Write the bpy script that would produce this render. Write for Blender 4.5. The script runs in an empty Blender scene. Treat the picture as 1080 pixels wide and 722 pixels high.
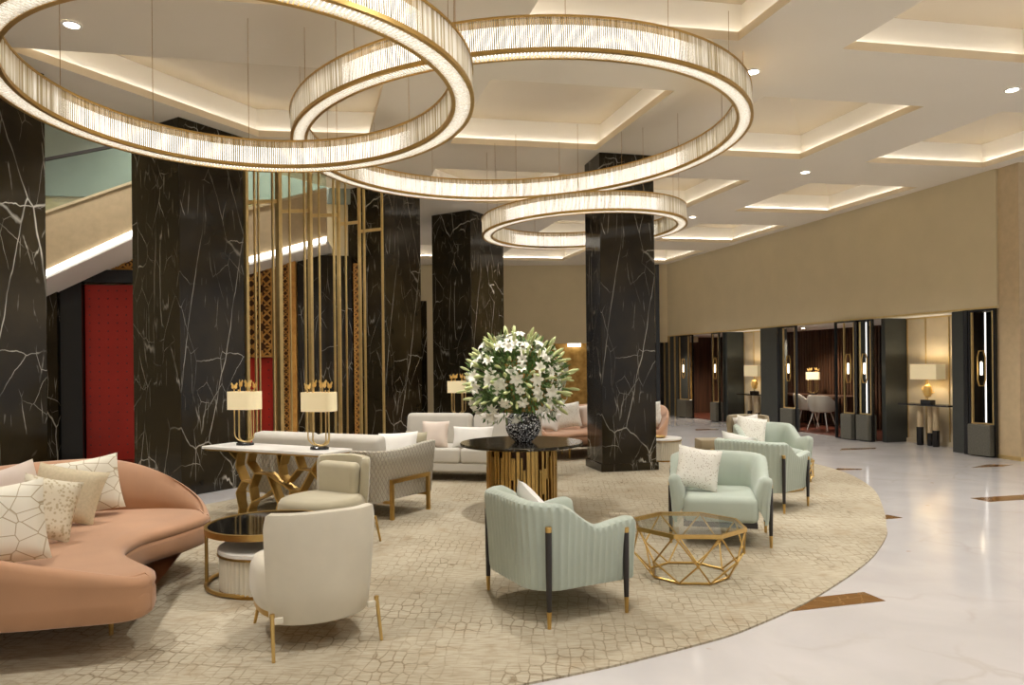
import bpy, bmesh, math, random
from math import sin, cos, pi, radians as R, hypot, atan2
from mathutils import Vector, Matrix
random.seed(7)
SC = bpy.context.scene
COL = SC.collection

# ------------------------------------------------------------------ helpers
class MB:
    """collects shapes into one mesh"""
    def __init__(s): s.bm = bmesh.new()
    def quad(s, *pts):
        return s.bm.faces.new([s.bm.verts.new(p) for p in pts])
    def box(s, c, d, rz=0, bevel=0, seg=2, m=None):
        r = bmesh.ops.create_cube(s.bm, size=1.0)
        vs = r['verts']
        M = Matrix.Translation(c) @ Matrix.Rotation(rz, 4, 'Z') @ (m or Matrix()) @ Matrix.Diagonal((d[0], d[1], d[2], 1))
        for v in vs: v.co = M @ v.co
        if bevel:
            es = list({e for v in vs for e in v.link_edges})
            bmesh.ops.bevel(s.bm, geom=es, offset=bevel, segments=seg, profile=0.5, affect='EDGES')
        return s
    def bar(s, p0, p1, w, h=None, up=(0, 0, 1)):
        h = h or w
        p0, p1 = Vector(p0), Vector(p1); d = p1 - p0; L = d.length; d.normalize()
        up = Vector(up)
        if abs(d.dot(up)) > .98: up = Vector((0, 1, 0))
        x = d.cross(up).normalized(); y = x.cross(d).normalized()
        V = [s.bm.verts.new(p + x*a*w/2 + y*b*h/2) for p in (p0, p1) for a, b in ((-1,-1),(1,-1),(1,1),(-1,1))]
        for f in ((3,2,1,0),(4,5,6,7),(0,1,5,4),(1,2,6,5),(2,3,7,6),(3,0,4,7)):
            s.bm.faces.new([V[i] for i in f])
        return s
    def tube(s, pts, r, n=8, closed=False, cap=True):
        pts = [Vector(p) for p in pts]; rings = []
        N = len(pts); ref = None
        for i, p in enumerate(pts):
            a = pts[(i-1) % N] if (closed or i > 0) else p
            b = pts[(i+1) % N] if (closed or i < N-1) else p
            t = (b-a).normalized()
            if ref is None:
                ref = Vector((0, 0, 1)) if abs(t.z) < .9 else Vector((1, 0, 0))
            x = (ref - t*ref.dot(t)).normalized(); y = t.cross(x); ref = x
            rr = r[i] if isinstance(r, (list, tuple)) else r
            rings.append([s.bm.verts.new(p + x*rr*cos(2*pi*k/n) + y*rr*sin(2*pi*k/n)) for k in range(n)])
        M = N if closed else N-1
        for i in range(M):
            A, B = rings[i], rings[(i+1) % N]
            for k in range(n): s.bm.faces.new((A[k], A[(k+1) % n], B[(k+1) % n], B[k]))
        if cap and not closed:
            s.bm.faces.new(rings[0][::-1]); s.bm.faces.new(rings[-1])
        return s
    def lathe(s, prof, n=32, c=(0, 0, 0), flute=0, nf=0):
        rings = []
        for r, z in prof:
            if r < 1e-6: rings.append([s.bm.verts.new((c[0], c[1], c[2]+z))])
            else:
                rings.append([s.bm.verts.new((c[0]+(r-(flute*abs(cos(pi*k*nf/n)) if flute else 0))*cos(2*pi*k/n),
                                              c[1]+(r-(flute*abs(cos(pi*k*nf/n)) if flute else 0))*sin(2*pi*k/n), c[2]+z)) for k in range(n)])
        for A, B in zip(rings, rings[1:]):
            for k in range(n):
                a, b = A[k % len(A)], A[(k+1) % len(A)]; cc, d = B[(k+1) % len(B)], B[k % len(B)]
                u = []
                for v in (a, b, cc, d):
                    if v not in u: u.append(v)
                if len(u) > 2: s.bm.faces.new(u)
        if prof[0] == prof[-1]: return s
        if len(rings[0]) > 1: s.bm.faces.new(rings[0][::-1])
        if len(rings[-1]) > 1: s.bm.faces.new(rings[-1])
        return s
    def loops(s, rings, closed=True, cap=True):
        VR = [[s.bm.verts.new(p) for p in r] for r in rings]
        n = len(VR[0])
        for A, B in zip(VR, VR[1:]):
            for k in range(n if closed else n-1):
                s.bm.faces.new((A[k], A[(k+1) % n], B[(k+1) % n], B[k]))
        if cap and closed:
            for ring, rev in ((VR[0], True), (VR[-1], False)):
                f = s.bm.faces.new(ring[::-1] if rev else ring)
                bmesh.ops.triangulate(s.bm, faces=[f])
        return VR
    def prism(s, poly, z0, z1):
        s.loops([[(x, y, z0) for x, y in poly], [(x, y, z1) for x, y in poly]])
        return s
    def build(s, name, mat, parent=None, smooth=None, norm=True):
        if norm: bmesh.ops.recalc_face_normals(s.bm, faces=s.bm.faces)
        me = bpy.data.meshes.new(name); s.bm.to_mesh(me); s.bm.free()
        me.materials.append(mat)
        if smooth:
            for p in me.polygons: p.use_smooth = True
            me.set_sharp_from_angle(angle=R(smooth))
        o = bpy.data.objects.new(name, me); COL.objects.link(o)
        if parent: o.parent = parent
        return o

def tag(o, label=None, cat=None, group=None, kind=None):
    if label: o['label'] = label
    if cat: o['category'] = cat
    if group: o['group'] = group
    if kind: o['kind'] = kind
    return o
def thing(name, label, cat, loc=(0, 0, 0), rz=0, group=None):
    o = bpy.data.objects.new(name, None); COL.objects.link(o)
    o.empty_display_size = .1
    o.location = loc; o.rotation_euler = (0, 0, rz)
    return tag(o, label, cat, group)
def struct(o): o['kind'] = 'structure'; return o
def dup(root, loc, rz, label=None, group=None, cat=None):
    r = root.copy(); COL.objects.link(r); r.location = loc; r.rotation_euler = (0, 0, rz)
    tag(r, label, cat, group)
    for ch in list(root.children):
        c = ch.copy(); COL.objects.link(c); c.parent = r
        for g in ch.children:
            d = g.copy(); COL.objects.link(d); d.parent = c
    return r
def face(fx, fy): return atan2(-fx, fy)          # rotation turning local +Y to (fx,fy)
def catmull(P, n, closed=True):
    out = []; N = len(P)
    for i in range(N if closed else N-1):
        g = lambda k: Vector(P[k % N]) if closed else Vector(P[max(0, min(N-1, k))])
        p0, p1, p2, p3 = g(i-1), g(i), g(i+1), g(i+2)
        for k in range(n):
            t = k/n
            out.append(.5*((2*p1)+(p2-p0)*t+(2*p0-5*p1+4*p2-p3)*t*t+(3*p1-p0-3*p2+p3)*t**3))
    if not closed: out.append(Vector(P[-1]))
    return out
def normals2(P, closed=True):
    N = len(P); out = []
    for i in range(N):
        a = P[(i-1) % N] if (closed or i) else P[i]; b = P[(i+1) % N] if (closed or i < N-1) else P[i]
        t = (b-a).normalized(); out.append(Vector((t.y, -t.x)))
    return out

# ------------------------------------------------------------------ materials
def new_mat(name):
    m = bpy.data.materials.new(name); m.use_nodes = True
    nt = m.node_tree; return m, nt, nt.nodes['Principled BSDF']
def N(nt, t, **kw):
    n = nt.nodes.new(t)
    for k, v in kw.items():
        if k.startswith('i_'): n.inputs[k[2:].replace('_', ' ')].default_value = v
        else: setattr(n, k, v)
    return n
def srgb(r, g, b):
    f = lambda c: ((c/255+.055)/1.055)**2.4 if c > 10 else c/255/12.92
    return (f(r), f(g), f(b), 1)
def coords(nt, scale=(1, 1, 1), rot=(0, 0, 0), src='Object'):
    tc = N(nt, 'ShaderNodeTexCoord'); mp = N(nt, 'ShaderNodeMapping')
    mp.inputs['Scale'].default_value = scale; mp.inputs['Rotation'].default_value = rot
    nt.links.new(tc.outputs[src], mp.inputs['Vector']); return mp.outputs[0]
def warp(nt, vec, scale, amt, detail=2):
    no = N(nt, 'ShaderNodeTexNoise'); no.inputs['Scale'].default_value = scale; no.inputs['Detail'].default_value = detail
    nt.links.new(vec, no.inputs['Vector'])
    sub = N(nt, 'ShaderNodeVectorMath', operation='SUBTRACT'); sub.inputs[1].default_value = (.5, .5, .5)
    nt.links.new(no.outputs['Color'], sub.inputs[0])
    sc = N(nt, 'ShaderNodeVectorMath', operation='SCALE'); sc.inputs['Scale'].default_value = amt
    nt.links.new(sub.outputs[0], sc.inputs[0])
    ad = N(nt, 'ShaderNodeVectorMath', operation='ADD')
    nt.links.new(vec, ad.inputs[0]); nt.links.new(sc.outputs[0], ad.inputs[1]); return ad.outputs[0]
def noise(nt, vec, scale, detail=3):
    no = N(nt, 'ShaderNodeTexNoise'); no.inputs['Scale'].default_value = scale; no.inputs['Detail'].default_value = detail
    nt.links.new(vec, no.inputs['Vector']); return no.outputs['Fac']
def vor(nt, vec, scale, feature='DISTANCE_TO_EDGE', rnd=1.0, out='Distance'):
    v = N(nt, 'ShaderNodeTexVoronoi', feature=feature); v.inputs['Scale'].default_value = scale
    v.inputs['Randomness'].default_value = rnd
    nt.links.new(vec, v.inputs['Vector']); return v.outputs[out]
def mrange(nt, val, a, b, c=0, d=1):
    m = N(nt, 'ShaderNodeMapRange'); nt.links.new(val, m.inputs['Value'])
    for k, x in zip(('From Min', 'From Max', 'To Min', 'To Max'), (a, b, c, d)): m.inputs[k].default_value = x
    return m.outputs[0]
def math2(nt, op, a, b):
    m = N(nt, 'ShaderNodeMath', operation=op)
    for i, x in enumerate((a, b)):
        if isinstance(x, (int, float)): m.inputs[i].default_value = x
        else: nt.links.new(x, m.inputs[i])
    return m.outputs[0]
def mix(nt, fac, a, b):
    m = N(nt, 'ShaderNodeMix', data_type='RGBA')
    if isinstance(fac, (int, float)): m.inputs['Factor'].default_value = fac
    else: nt.links.new(fac, m.inputs['Factor'])
    for k, x in (('A', a), ('B', b)):
        s = [i for i in m.inputs if i.name == k and i.type == 'RGBA'][0]
        if isinstance(x, tuple): s.default_value = x
        else: nt.links.new(x, s)
    return [o for o in m.outputs if o.type == 'RGBA'][0]
def bump(nt, bsdf, h, strength=.3, dist=.01):
    b = N(nt, 'ShaderNodeBump'); b.inputs['Strength'].default_value = strength; b.inputs['Distance'].default_value = dist
    nt.links.new(h, b.inputs['Height']); nt.links.new(b.outputs[0], bsdf.inputs['Normal'])

def plain(name, col, rough=.5, metal=0, var=.06, vscale=6, spec=.5, bumpy=0, bscale=200, sheen=0):
    m, nt, b = new_mat(name)
    v = coords(nt)
    n = noise(nt, v, vscale, 3)
    lo = tuple(c*(1-var) for c in col[:3])+(1,); hi = tuple(min(1, c*(1+var)) for c in col[:3])+(1,)
    nt.links.new(mix(nt, mrange(nt, n, .3, .7), lo, hi), b.inputs['Base Color'])
    b.inputs['Roughness'].default_value = rough; b.inputs['Metallic'].default_value = metal
    b.inputs['Specular IOR Level'].default_value = spec
    if sheen:
        b.inputs['Sheen Weight'].default_value = sheen; b.inputs['Sheen Roughness'].default_value = .5
    if bumpy: bump(nt, b, noise(nt, v, bscale, 2), bumpy, .004)
    return m
def emit(name, col, strength):
    m, nt, b = new_mat(name)
    b.inputs['Base Color'].default_value = col
    b.inputs['Emission Color'].default_value = col; b.inputs['Emission Strength'].default_value = strength
    return m

M = {}
M['ceiling'] = plain('ceiling paint', srgb(233, 225, 210), .7, var=.015, vscale=1)
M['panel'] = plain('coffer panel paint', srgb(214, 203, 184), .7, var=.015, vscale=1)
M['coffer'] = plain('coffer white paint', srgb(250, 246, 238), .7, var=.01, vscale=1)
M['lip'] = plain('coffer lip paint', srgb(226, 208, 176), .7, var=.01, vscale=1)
M['wall'] = plain('taupe wall', srgb(206, 190, 154), .75, var=.03, vscale=2)
M['stonewall'] = plain('beige stone wall', srgb(196, 174, 138), .6, var=.07, vscale=9)
M['gold'] = plain('brushed gold', srgb(196, 162, 98), .36, 1, var=.08, vscale=14)
M['darkgold'] = plain('aged gold', srgb(165, 125, 62), .35, 1, var=.1, vscale=14)
M['bronze'] = plain('antique brass', srgb(214, 188, 132), .42, .9, var=.08, vscale=10)
M['black'] = plain('black lacquer', srgb(22, 20, 19), .25, var=.1)
M['darkwood'] = plain('dark ash leg', srgb(38, 32, 28), .4, var=.15, vscale=30)
M['charcoal'] = plain('charcoal panel', srgb(58, 60, 56), .45, var=.08, vscale=5)
M['basestone'] = plain('grey green stone', srgb(92, 90, 80), .4, var=.22, vscale=45)
M['white'] = plain('white lacquer', srgb(236, 232, 224), .3, var=.02)
M['niche'] = plain('pale upholstered niche panel', srgb(206, 190, 160), .7, var=.04)
M['cream'] = plain('cream velvet', srgb(210, 201, 180), .8, var=.05, vscale=4, sheen=.25, bumpy=.1)
M['beige'] = plain('beige velvet', srgb(176, 166, 138), .8, var=.06, vscale=4, sheen=.3, bumpy=.1)
M['peach'] = plain('peach velvet', srgb(180, 134, 98), .75, var=.06, vscale=3.5, sheen=.3, bumpy=.08)
M['mint'] = plain('mint velvet', srgb(175, 184, 169), .75, var=.04, vscale=4, sheen=.3, bumpy=.08)
M['greysofa'] = plain('pale grey upholstery', srgb(196, 190, 178), .8, var=.03, vscale=5, sheen=.2, bumpy=.1)
M['taupe'] = plain('taupe fabric', srgb(160, 146, 118), .8, var=.05)
M['whitefab'] = plain('white fabric', srgb(232, 228, 220), .85, var=.03, bumpy=.15)
M['blush'] = plain('blush fabric', srgb(218, 202, 188), .85, var=.03, bumpy=.15)
M['sandfab'] = plain('sand woven fabric', srgb(205, 190, 158), .85, var=.08, vscale=60, bumpy=.2)
M['red'] = plain('red lacquer', srgb(182, 40, 24), .45, var=.08, vscale=3)
M['reddark'] = plain('dark red stud', srgb(118, 24, 20), .4)
M['petal'] = plain('lily petal', srgb(248, 246, 232), .6, var=.03)
M['bud'] = plain('lily bud', srgb(205, 212, 150), .6, var=.15, vscale=12)
M['leaf'] = plain('leaf green', srgb(88, 118, 56), .5, var=.3, vscale=10)
M['anther'] = plain('lily anther', srgb(150, 120, 50), .6)
M['teal'] = plain('teal wall', srgb(146, 156, 146), .6, var=.04)
M['woodfloor'] = plain('dark red wood floor', srgb(96, 50, 36), .3, var=.2, vscale=8)
M['shade'] = plain('cream lamp shade', srgb(238, 224, 188), .8, var=.02)
M['lens'] = emit('downlight lens', (1, .93, .82, 1), 18)
M['cove'] = emit('cove strip', (1, .96, .88, 1), 11)
M['ledring'] = emit('ring led core', (1, .97, .92, 1), 2.5)
M['striplight'] = emit('white light strip', (1, .97, .92, 1), 4)
M['thinlight'] = emit('thin white light line', (1, .97, .92, 1), 1.3)
M['bulb'] = emit('warm bulb', (1, .84, .6, 1), 4)
M['butterfly'] = plain('gilded butterfly', srgb(240, 200, 120), .35, .5)

def glowshade():
    m, nt, b = new_mat('lit lamp shade')
    b.inputs['Base Color'].default_value = srgb(240, 226, 190)
    b.inputs['Roughness'].default_value = .8
    b.inputs['Emission Color'].default_value = srgb(250, 222, 165); b.inputs['Emission Strength'].default_value = .22
    return m
M['litshade'] = glowshade()

def marble_black():
    m, nt, b = new_mat('black marble with white veins')
    v0 = coords(nt, (1, 1, 1), (0, 0, 0))
    tot = None
    for sc, rot, wid, ms, th, wp in (((1.3, 1.3, .4), (.2, .15, .3), .006, 1.3, .40, .22), ((2.4, 2.4, 1.1), (-.5, .4, 1.1), .006, 1.6, .44, .2),
                             ((6.5, 6.5, .9), (.22, -.2, .2), .02, 2.4, .52, .3), ((4.5, 4.5, 2.2), (.7, .5, .4), .008, 2, .5, .2)):
        mp = N(nt, 'ShaderNodeMapping'); mp.inputs['Scale'].default_value = sc; mp.inputs['Rotation'].default_value = rot
        nt.links.new(v0, mp.inputs['Vector'])
        d = vor(nt, warp(nt, mp.outputs[0], 1.4, wp, 4), 1.0)
        line = mrange(nt, d, 0, wid, 1, 0)
        mask = mrange(nt, noise(nt, v0, ms, 3), th+.02, th+.17)
        x = math2(nt, 'MULTIPLY', line, mask)
        tot = x if tot is None else math2(nt, 'MAXIMUM', tot, x)
    base = mix(nt, mrange(nt, noise(nt, v0, 1.2, 5), .4, .7), srgb(30, 23, 10), srgb(54, 45, 27))
    nt.links.new(mix(nt, math2(nt, 'MULTIPLY', tot, .85), base, srgb(214, 208, 194)), b.inputs['Base Color'])
    b.inputs['Roughness'].default_value = .13; b.inputs['Specular IOR Level'].default_value = .28
    return m
M['marble'] = marble_black()

def marble_white():
    m, nt, b = new_mat('polished white marble floor')
    v = coords(nt)
    n = noise(nt, warp(nt, v, .8, 1.0), 1.6, 6)
    base = mix(nt, mrange(nt, n, .35, .7), srgb(191, 186, 183), srgb(202, 197, 194))
    d = vor(nt, warp(nt, v, 1.5, .7, 4), .9)
    vein = math2(nt, 'MULTIPLY', mrange(nt, d, 0, .03, .35, 0), mrange(nt, noise(nt, v, 1.3), .45, .6))
    c1 = mix(nt, vein, base, srgb(176, 164, 152))
    fl = vor(nt, warp(nt, v, 6, .12), 3.2, 'F1')
    spots = math2(nt, 'MULTIPLY', mrange(nt, fl, .05, .09, .6, 0), mrange(nt, noise(nt, v, 2.1), .56, .6))
    nt.links.new(mix(nt, spots, c1, srgb(172, 142, 118)), b.inputs['Base Color'])
    b.inputs['Roughness'].default_value = .1
    return m
M['floor'] = marble_white()

def brown_inlay():
    m, nt, b = new_mat('brown marble inlay')
    v = coords(nt)
    d = vor(nt, warp(nt, v, 3, .4, 4), 6)
    nt.links.new(mix(nt, mrange(nt, d, 0, .03, .6, 0), srgb(118, 82, 42), srgb(170, 130, 80)), b.inputs['Base Color'])
    b.inputs['Roughness'].default_value = .15
    return m
M['inlay'] = brown_inlay()

def rug():
    m, nt, b = new_mat('trellis rug')
    v = coords(nt, (1, 1, 0))
    v2 = coords(nt, (1.6, .85, 0), (0, 0, .12))
    d = vor(nt, warp(nt, v2, 6, .06, 3), 9.5, rnd=.42)
    line = mrange(nt, d, .02, .085, 1, 0)
    wear = mrange(nt, noise(nt, v, 2.2, 5), .36, .62)
    fine = mrange(nt, noise(nt, v, 70, 2), .3, .7, .55, 1)
    f = math2(nt, 'MULTIPLY', math2(nt, 'MULTIPLY', line, wear), fine)
    big = mrange(nt, noise(nt, v, .9, 5), .35, .68)
    base = mix(nt, big, srgb(170, 159, 137), srgb(192, 182, 160))
    patch = mrange(nt, noise(nt, warp(nt, v, 2, .6), 3.2, 6), .58, .78, 0, .55)
    base = mix(nt, patch, base, srgb(150, 124, 90))
    streak = noise(nt, coords(nt, (9, 75, 0), (0, 0, .12)), 1, 3)
    base = mix(nt, mrange(nt, streak, .42, .7, 0, .5), base, srgb(122, 102, 72))
    nt.links.new(mix(nt, math2(nt, 'MULTIPLY', f, .8), base, srgb(104, 86, 58)), b.inputs['Base Color'])
    b.inputs['Roughness'].default_value = .95; b.inputs['Specular IOR Level'].default_value = .1
    bump(nt, b, noise(nt, v, 160, 2), .35, .01)
    return m
M['rug'] = rug()

def quilt():
    m, nt, b = new_mat('quilted grey upholstery')
    tc = N(nt, 'ShaderNodeTexCoord'); sp = N(nt, 'ShaderNodeSeparateXYZ'); nt.links.new(tc.outputs['Object'], sp.inputs[0])
    h = math2(nt, 'ADD', sp.outputs[0], sp.outputs[1])
    k = 38
    a = math2(nt, 'SINE', math2(nt, 'MULTIPLY', math2(nt, 'ADD', math2(nt, 'MULTIPLY', h, 1.5), sp.outputs[2]), k), 0)
    c = math2(nt, 'SINE', math2(nt, 'MULTIPLY', math2(nt, 'SUBTRACT', math2(nt, 'MULTIPLY', h, 1.5), sp.outputs[2]), k), 0)
    mn = math2(nt, 'MINIMUM', math2(nt, 'ABSOLUTE', a, 0), math2(nt, 'ABSOLUTE', c, 0))
    hgt = mrange(nt, mn, 0, .55)
    nt.links.new(mix(nt, hgt, srgb(166, 156, 138), srgb(190, 182, 164)), b.inputs['Base Color'])
    b.inputs['Roughness'].default_value = .75; b.inputs['Sheen Weight'].default_value = .25
    bump(nt, b, hgt, .7, .012)
    return m
M['quilt'] = quilt()

def pillow_lines():
    m, nt, b = new_mat('cream cushion with gold lines')
    v = coords(nt, (1, 0, 1))
    d = vor(nt, v, 11)
    nt.links.new(mix(nt, mrange(nt, d, .012, .035, .8, 0), srgb(226, 219, 200), srgb(158, 136, 92)), b.inputs['Base Color'])
    b.inputs['Roughness'].default_value = .7
    return m
M['goldline'] = pillow_lines()
def pillow_dots(name, base, dot, scale, r0, r1):
    m, nt, b = new_mat(name)
    v = coords(nt, (1, 0, 1))
    d = vor(nt, v, scale, 'F1')
    nt.links.new(mix(nt, mrange(nt, d, r0, r1, 1, 0), base, dot), b.inputs['Base Color'])
    b.inputs['Roughness'].default_value = .8
    return m
M['dotted'] = pillow_dots('white cushion with tan flecks', srgb(230, 226, 214), srgb(158, 138, 108), 62, .16, .28)
M['crackle'] = pillow_dots('cream crackle cushion', srgb(226, 216, 192), srgb(196, 180, 146), 46, .3, .45)

def vase_mat():
    m, nt, b = new_mat('black vase with white pebble mosaic')
    v = coords(nt)
    d = vor(nt, warp(nt, v, 12, .02), 46)
    f = math2(nt, 'MULTIPLY', mrange(nt, d, .12, .2), mrange(nt, vor(nt, v, 46, 'F1', out='Color'), .2, .3))
    nt.links.new(mix(nt, f, srgb(18, 18, 20), srgb(236, 236, 236)), b.inputs['Base Color'])
    b.inputs['Roughness'].default_value = .2
    return m
M['vase'] = vase_mat()

def crystal(lo=srgb(176, 162, 126), name='crystal rods'):
    m, nt, b = new_mat(name)
    out = nt.nodes['Material Output']
    n = noise(nt, coords(nt, (70, 70, 0)), 1.0, 2)
    col = mix(nt, mrange(nt, n, .38, .62), lo, srgb(255, 254, 252))
    tl = N(nt, 'ShaderNodeBsdfTranslucent'); nt.links.new(col, tl.inputs[0])
    df = N(nt, 'ShaderNodeBsdfDiffuse'); nt.links.new(col, df.inputs[0])
    gl = N(nt, 'ShaderNodeBsdfGlossy'); gl.inputs['Roughness'].default_value = .08
    m1 = N(nt, 'ShaderNodeMixShader'); m1.inputs[0].default_value = .3
    nt.links.new(tl.outputs[0], m1.inputs[1]); nt.links.new(df.outputs[0], m1.inputs[2])
    m2 = N(nt, 'ShaderNodeMixShader'); m2.inputs[0].default_value = .22
    nt.links.new(m1.outputs[0], m2.inputs[1]); nt.links.new(gl.outputs[0], m2.inputs[2])
    nt.links.new(m2.outputs[0], out.inputs[0])
    return m
M['crystal'] = crystal()
M['crystalclear'] = crystal(srgb(228, 224, 214), 'clear crystal rods')

def glass(name, col, rough=.02, mixf=.8):
    m, nt, b = new_mat(name)
    out = nt.nodes['Material Output']
    tr = N(nt, 'ShaderNodeBsdfTransparent'); tr.inputs[0].default_value = col
    gl = N(nt, 'ShaderNodeBsdfGlossy'); gl.inputs['Roughness'].default_value = rough
    fr = N(nt, 'ShaderNodeFresnel'); fr.inputs[0].default_value = 1.5
    ms = N(nt, 'ShaderNodeMixShader')
    ge = N(nt, 'ShaderNodeNewGeometry')
    nt.links.new(math2(nt, 'MULTIPLY', mrange(nt, fr.outputs[0], 0, 1, .03, mixf), math2(nt, 'SUBTRACT', 1, ge.outputs['Backfacing'])), ms.inputs[0]); nt.links.new(tr.outputs[0], ms.inputs[1]); nt.links.new(gl.outputs[0], ms.inputs[2])
    nt.links.new(ms.outputs[0], out.inputs[0])
    return m
M['glass'] = glass('smoked table glass', (.94, .96, .95, 1))
M['teaglass'] = glass('green tinted balustrade glass', (.82, .88, .84, 1))

def lattice_mat():
    m, nt, b = new_mat('carved gilded lattice wood')
    b.inputs['Roughness'].default_value = .5
    v = coords(nt)
    nt.links.new(mix(nt, mrange(nt, noise(nt, v, 12), .3, .7), srgb(196, 136, 60), srgb(222, 166, 84)), b.inputs['Base Color'])
    return m
M['lattice'] = lattice_mat()
M['latticeback'] = plain('lattice backing', srgb(92, 56, 22), .6)

# ------------------------------------------------------------------ setting
CZ = 4.62
C0 = Vector((.52, 8.875)); BP = Vector((3.13, .57)); AP = Vector((-.95, 3.38))
HB = Vector((1.025, .185)); HA = Vector((-.31, 1.08))
ROW0 = Vector((-4.02, 8.63)); RD = Vector((.521, .8536)); RN = Vector((.8536, -.521))   # column row: origin, direction, normal to lobby

o = MB(); o.box((0, 9, -.1), (36, 44, .2)); fl = struct(o.build('floor', M['floor']))

def clip(poly, p, n):
    out = []
    for i in range(len(poly)):
        a, b = poly[i], poly[(i+1) % len(poly)]
        da, db = (a-p).dot(n), (b-p).dot(n)
        if da >= 0: out.append(a)
        if (da >= 0) != (db >= 0): out.append(a+(b-a)*(da/(da-db)))
    return out
def offset(poly, d):          # positive grows (ccw polygons)
    n = len(poly); out = []
    for i in range(n):
        p0, p1, p2 = poly[i-1], poly[i], poly[(i+1) % n]
        t1 = (p1-p0).normalized(); t2 = (p2-p1).normalized()
        n1 = Vector((t1.y, -t1.x)); n2 = Vector((t2.y, -t2.x))
        k = (n1+n2); k = k/(k.dot(n1)) if k.dot(n1) > 1e-3 else n1
        out.append(p1+k*d)
    return out
cm = MB(); coffers = []
def cell(outer, hole):
    bm = cm.bm
    if hole is None or len(hole) < 3:
        if len(outer) > 2: bm.faces.new([bm.verts.new((p.x, p.y, CZ)) for p in outer])
        return
    es = []
    for lp in (outer, hole):
        vs = [bm.verts.new((p.x, p.y, CZ)) for p in lp]
        es += [bm.edges.new((vs[i], vs[(i+1) % len(vs)])) for i in range(len(vs))]
    bmesh.ops.triangle_fill(bm, use_beauty=True, use_dissolve=False, edges=es)
    coffers.append(hole)
CLB = ROW0 - RN*1.02          # ceiling ends behind the columns
for i in range(-2, 5):
    for j in range(-4, 5):
        c = C0+BP*i+AP*j
        if i == -2:
            outer = [c-BP*1.5-AP*.5, c+BP*.5-AP*.5, c+BP*.5+AP*.5, c-BP*1.5+AP*.5]
        else:
            outer = [c-BP*.5-AP*.5, c+BP*.5-AP*.5, c+BP*.5+AP*.5, c-BP*.5+AP*.5]
        hole = [c-HB-HA, c+HB-HA, c+HB+HA, c-HB+HA]
        if i == -2: hole = None
        if i == -1 and j == 0:
            outer = [c-BP*1.5-AP*.5, c+BP*.5-AP*.5, c+BP*.5+AP*.5, c-BP*1.5+AP*.5]
            hole = [Vector((-4.81, 6.72)), c+HB-HA, c+HB+HA, Vector((-3.32, 9.41))]
        if i == -2 and j == 0:
            outer = [c-BP*2.5-AP*.5, c-BP*.5-AP*.5, c-BP*.5+AP*.5, c-BP*2.5+AP*.5]
        if hole and not (i == -1 and j == 0) and (c-ROW0).dot(RD) <= 7.2: hole = clip(hole, ROW0+RN*.42, RN)
        if hole and len(hole) > 2:
            xs = [p.x for p in hole]
            if (c-Vector((7.75, 11.35))).dot(Vector((.961, .275))) > 0 and c.y > 9: hole = None
        far = (c-ROW0).dot(RD) > 7.2
        if not far: outer = clip(outer, CLB, RN)
        if (i, j) == (0, 2): hole = None
        cell(outer, hole)
ceil = struct(cm.build('ceiling', M['ceiling'], norm=False))
for h in coffers:
    f = MB(); g1 = offset(h, .004)
    n = len(h)
    def band(mb, A, za, B_, zb):
        for k in range(len(A)):
            a, b_, c_, d = A[k], A[(k+1) % len(A)], B_[(k+1) % len(A)], B_[k]
            mb.quad((a.x, a.y, za), (b_.x, b_.y, za), (c_.x, c_.y, zb), (d.x, d.y, zb))
    big = offset(h, .1)
    lip = MB(); band(lip, h, CZ, h, CZ+.085); band(lip, h, CZ+.085, big, CZ+.085)
    band(f, big, CZ+.085, big, CZ+.40)
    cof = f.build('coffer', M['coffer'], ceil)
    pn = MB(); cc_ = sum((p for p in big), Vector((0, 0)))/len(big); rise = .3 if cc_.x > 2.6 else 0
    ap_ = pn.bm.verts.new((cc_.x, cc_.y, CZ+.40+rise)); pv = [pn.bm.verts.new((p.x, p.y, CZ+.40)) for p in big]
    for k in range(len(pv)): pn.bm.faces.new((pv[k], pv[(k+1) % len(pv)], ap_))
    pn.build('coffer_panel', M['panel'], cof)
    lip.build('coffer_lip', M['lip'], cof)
    s1, s2 = offset(h, .045), offset(h, .075)
    st = MB(); band(st, s1, CZ+.087, s1, CZ+.099)
    st.build('cove_light', M['cove'], cof, norm=False)

# columns
def column(name, label, corner, d1, w1, w2, mat='marble', z1=CZ+.0, plinth=False, rib=None):
    """corner: nearest corner, d1 face direction, w1 length along d1, w2 depth to the left-behind of d1"""
    d2 = Vector((-d1.y, d1.x))
    a = atan2(d1.y, d1.x)
    t = thing(name, label, 'column', (corner.x, corner.y, 0), a, None)
    b = MB(); b.box((w1/2, w2/2, z1/2), (w1, w2, z1), bevel=.006, seg=1); b.build('shaft', M[mat], t)
    if plinth:
        p = MB(); p.box((w1/2, w2/2, .07), (w1+.05, w2+.05, .115), bevel=.006, seg=1); p.build('plinth', M[mat], t)
    if rib:
        p = MB(); p.box((w1+rib/2-.002, w2/2+.08, z1/2), (rib, w2-.16, z1)); p.build('recessed_flank', M[mat], t)
    return t
cd = Vector((cos(R(13)), sin(R(13))))
column('marble_column', 'black marble column standing free inside the smallest crystal ring', Vector((1.29, 10.25)), cd, .84, .66, plinth=True)
P = lambda t: ROW0+RD*t
column('marble_column', 'black marble column at the far left edge beside the red door', P(-2.6), RD, 1.1, 1.0)
column('marble_column', 'wide black marble column between the red door and the gold screen', P(0), RD, .93, 1.0)
column('marble_column', 'black marble column right of the gold bar screen', P(3.7), RD, .95, 1.0)
column('marble_column', 'black marble column left of the lilies behind the far sofa', P(6.2), RD, .85, .95, rib=.62)

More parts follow.
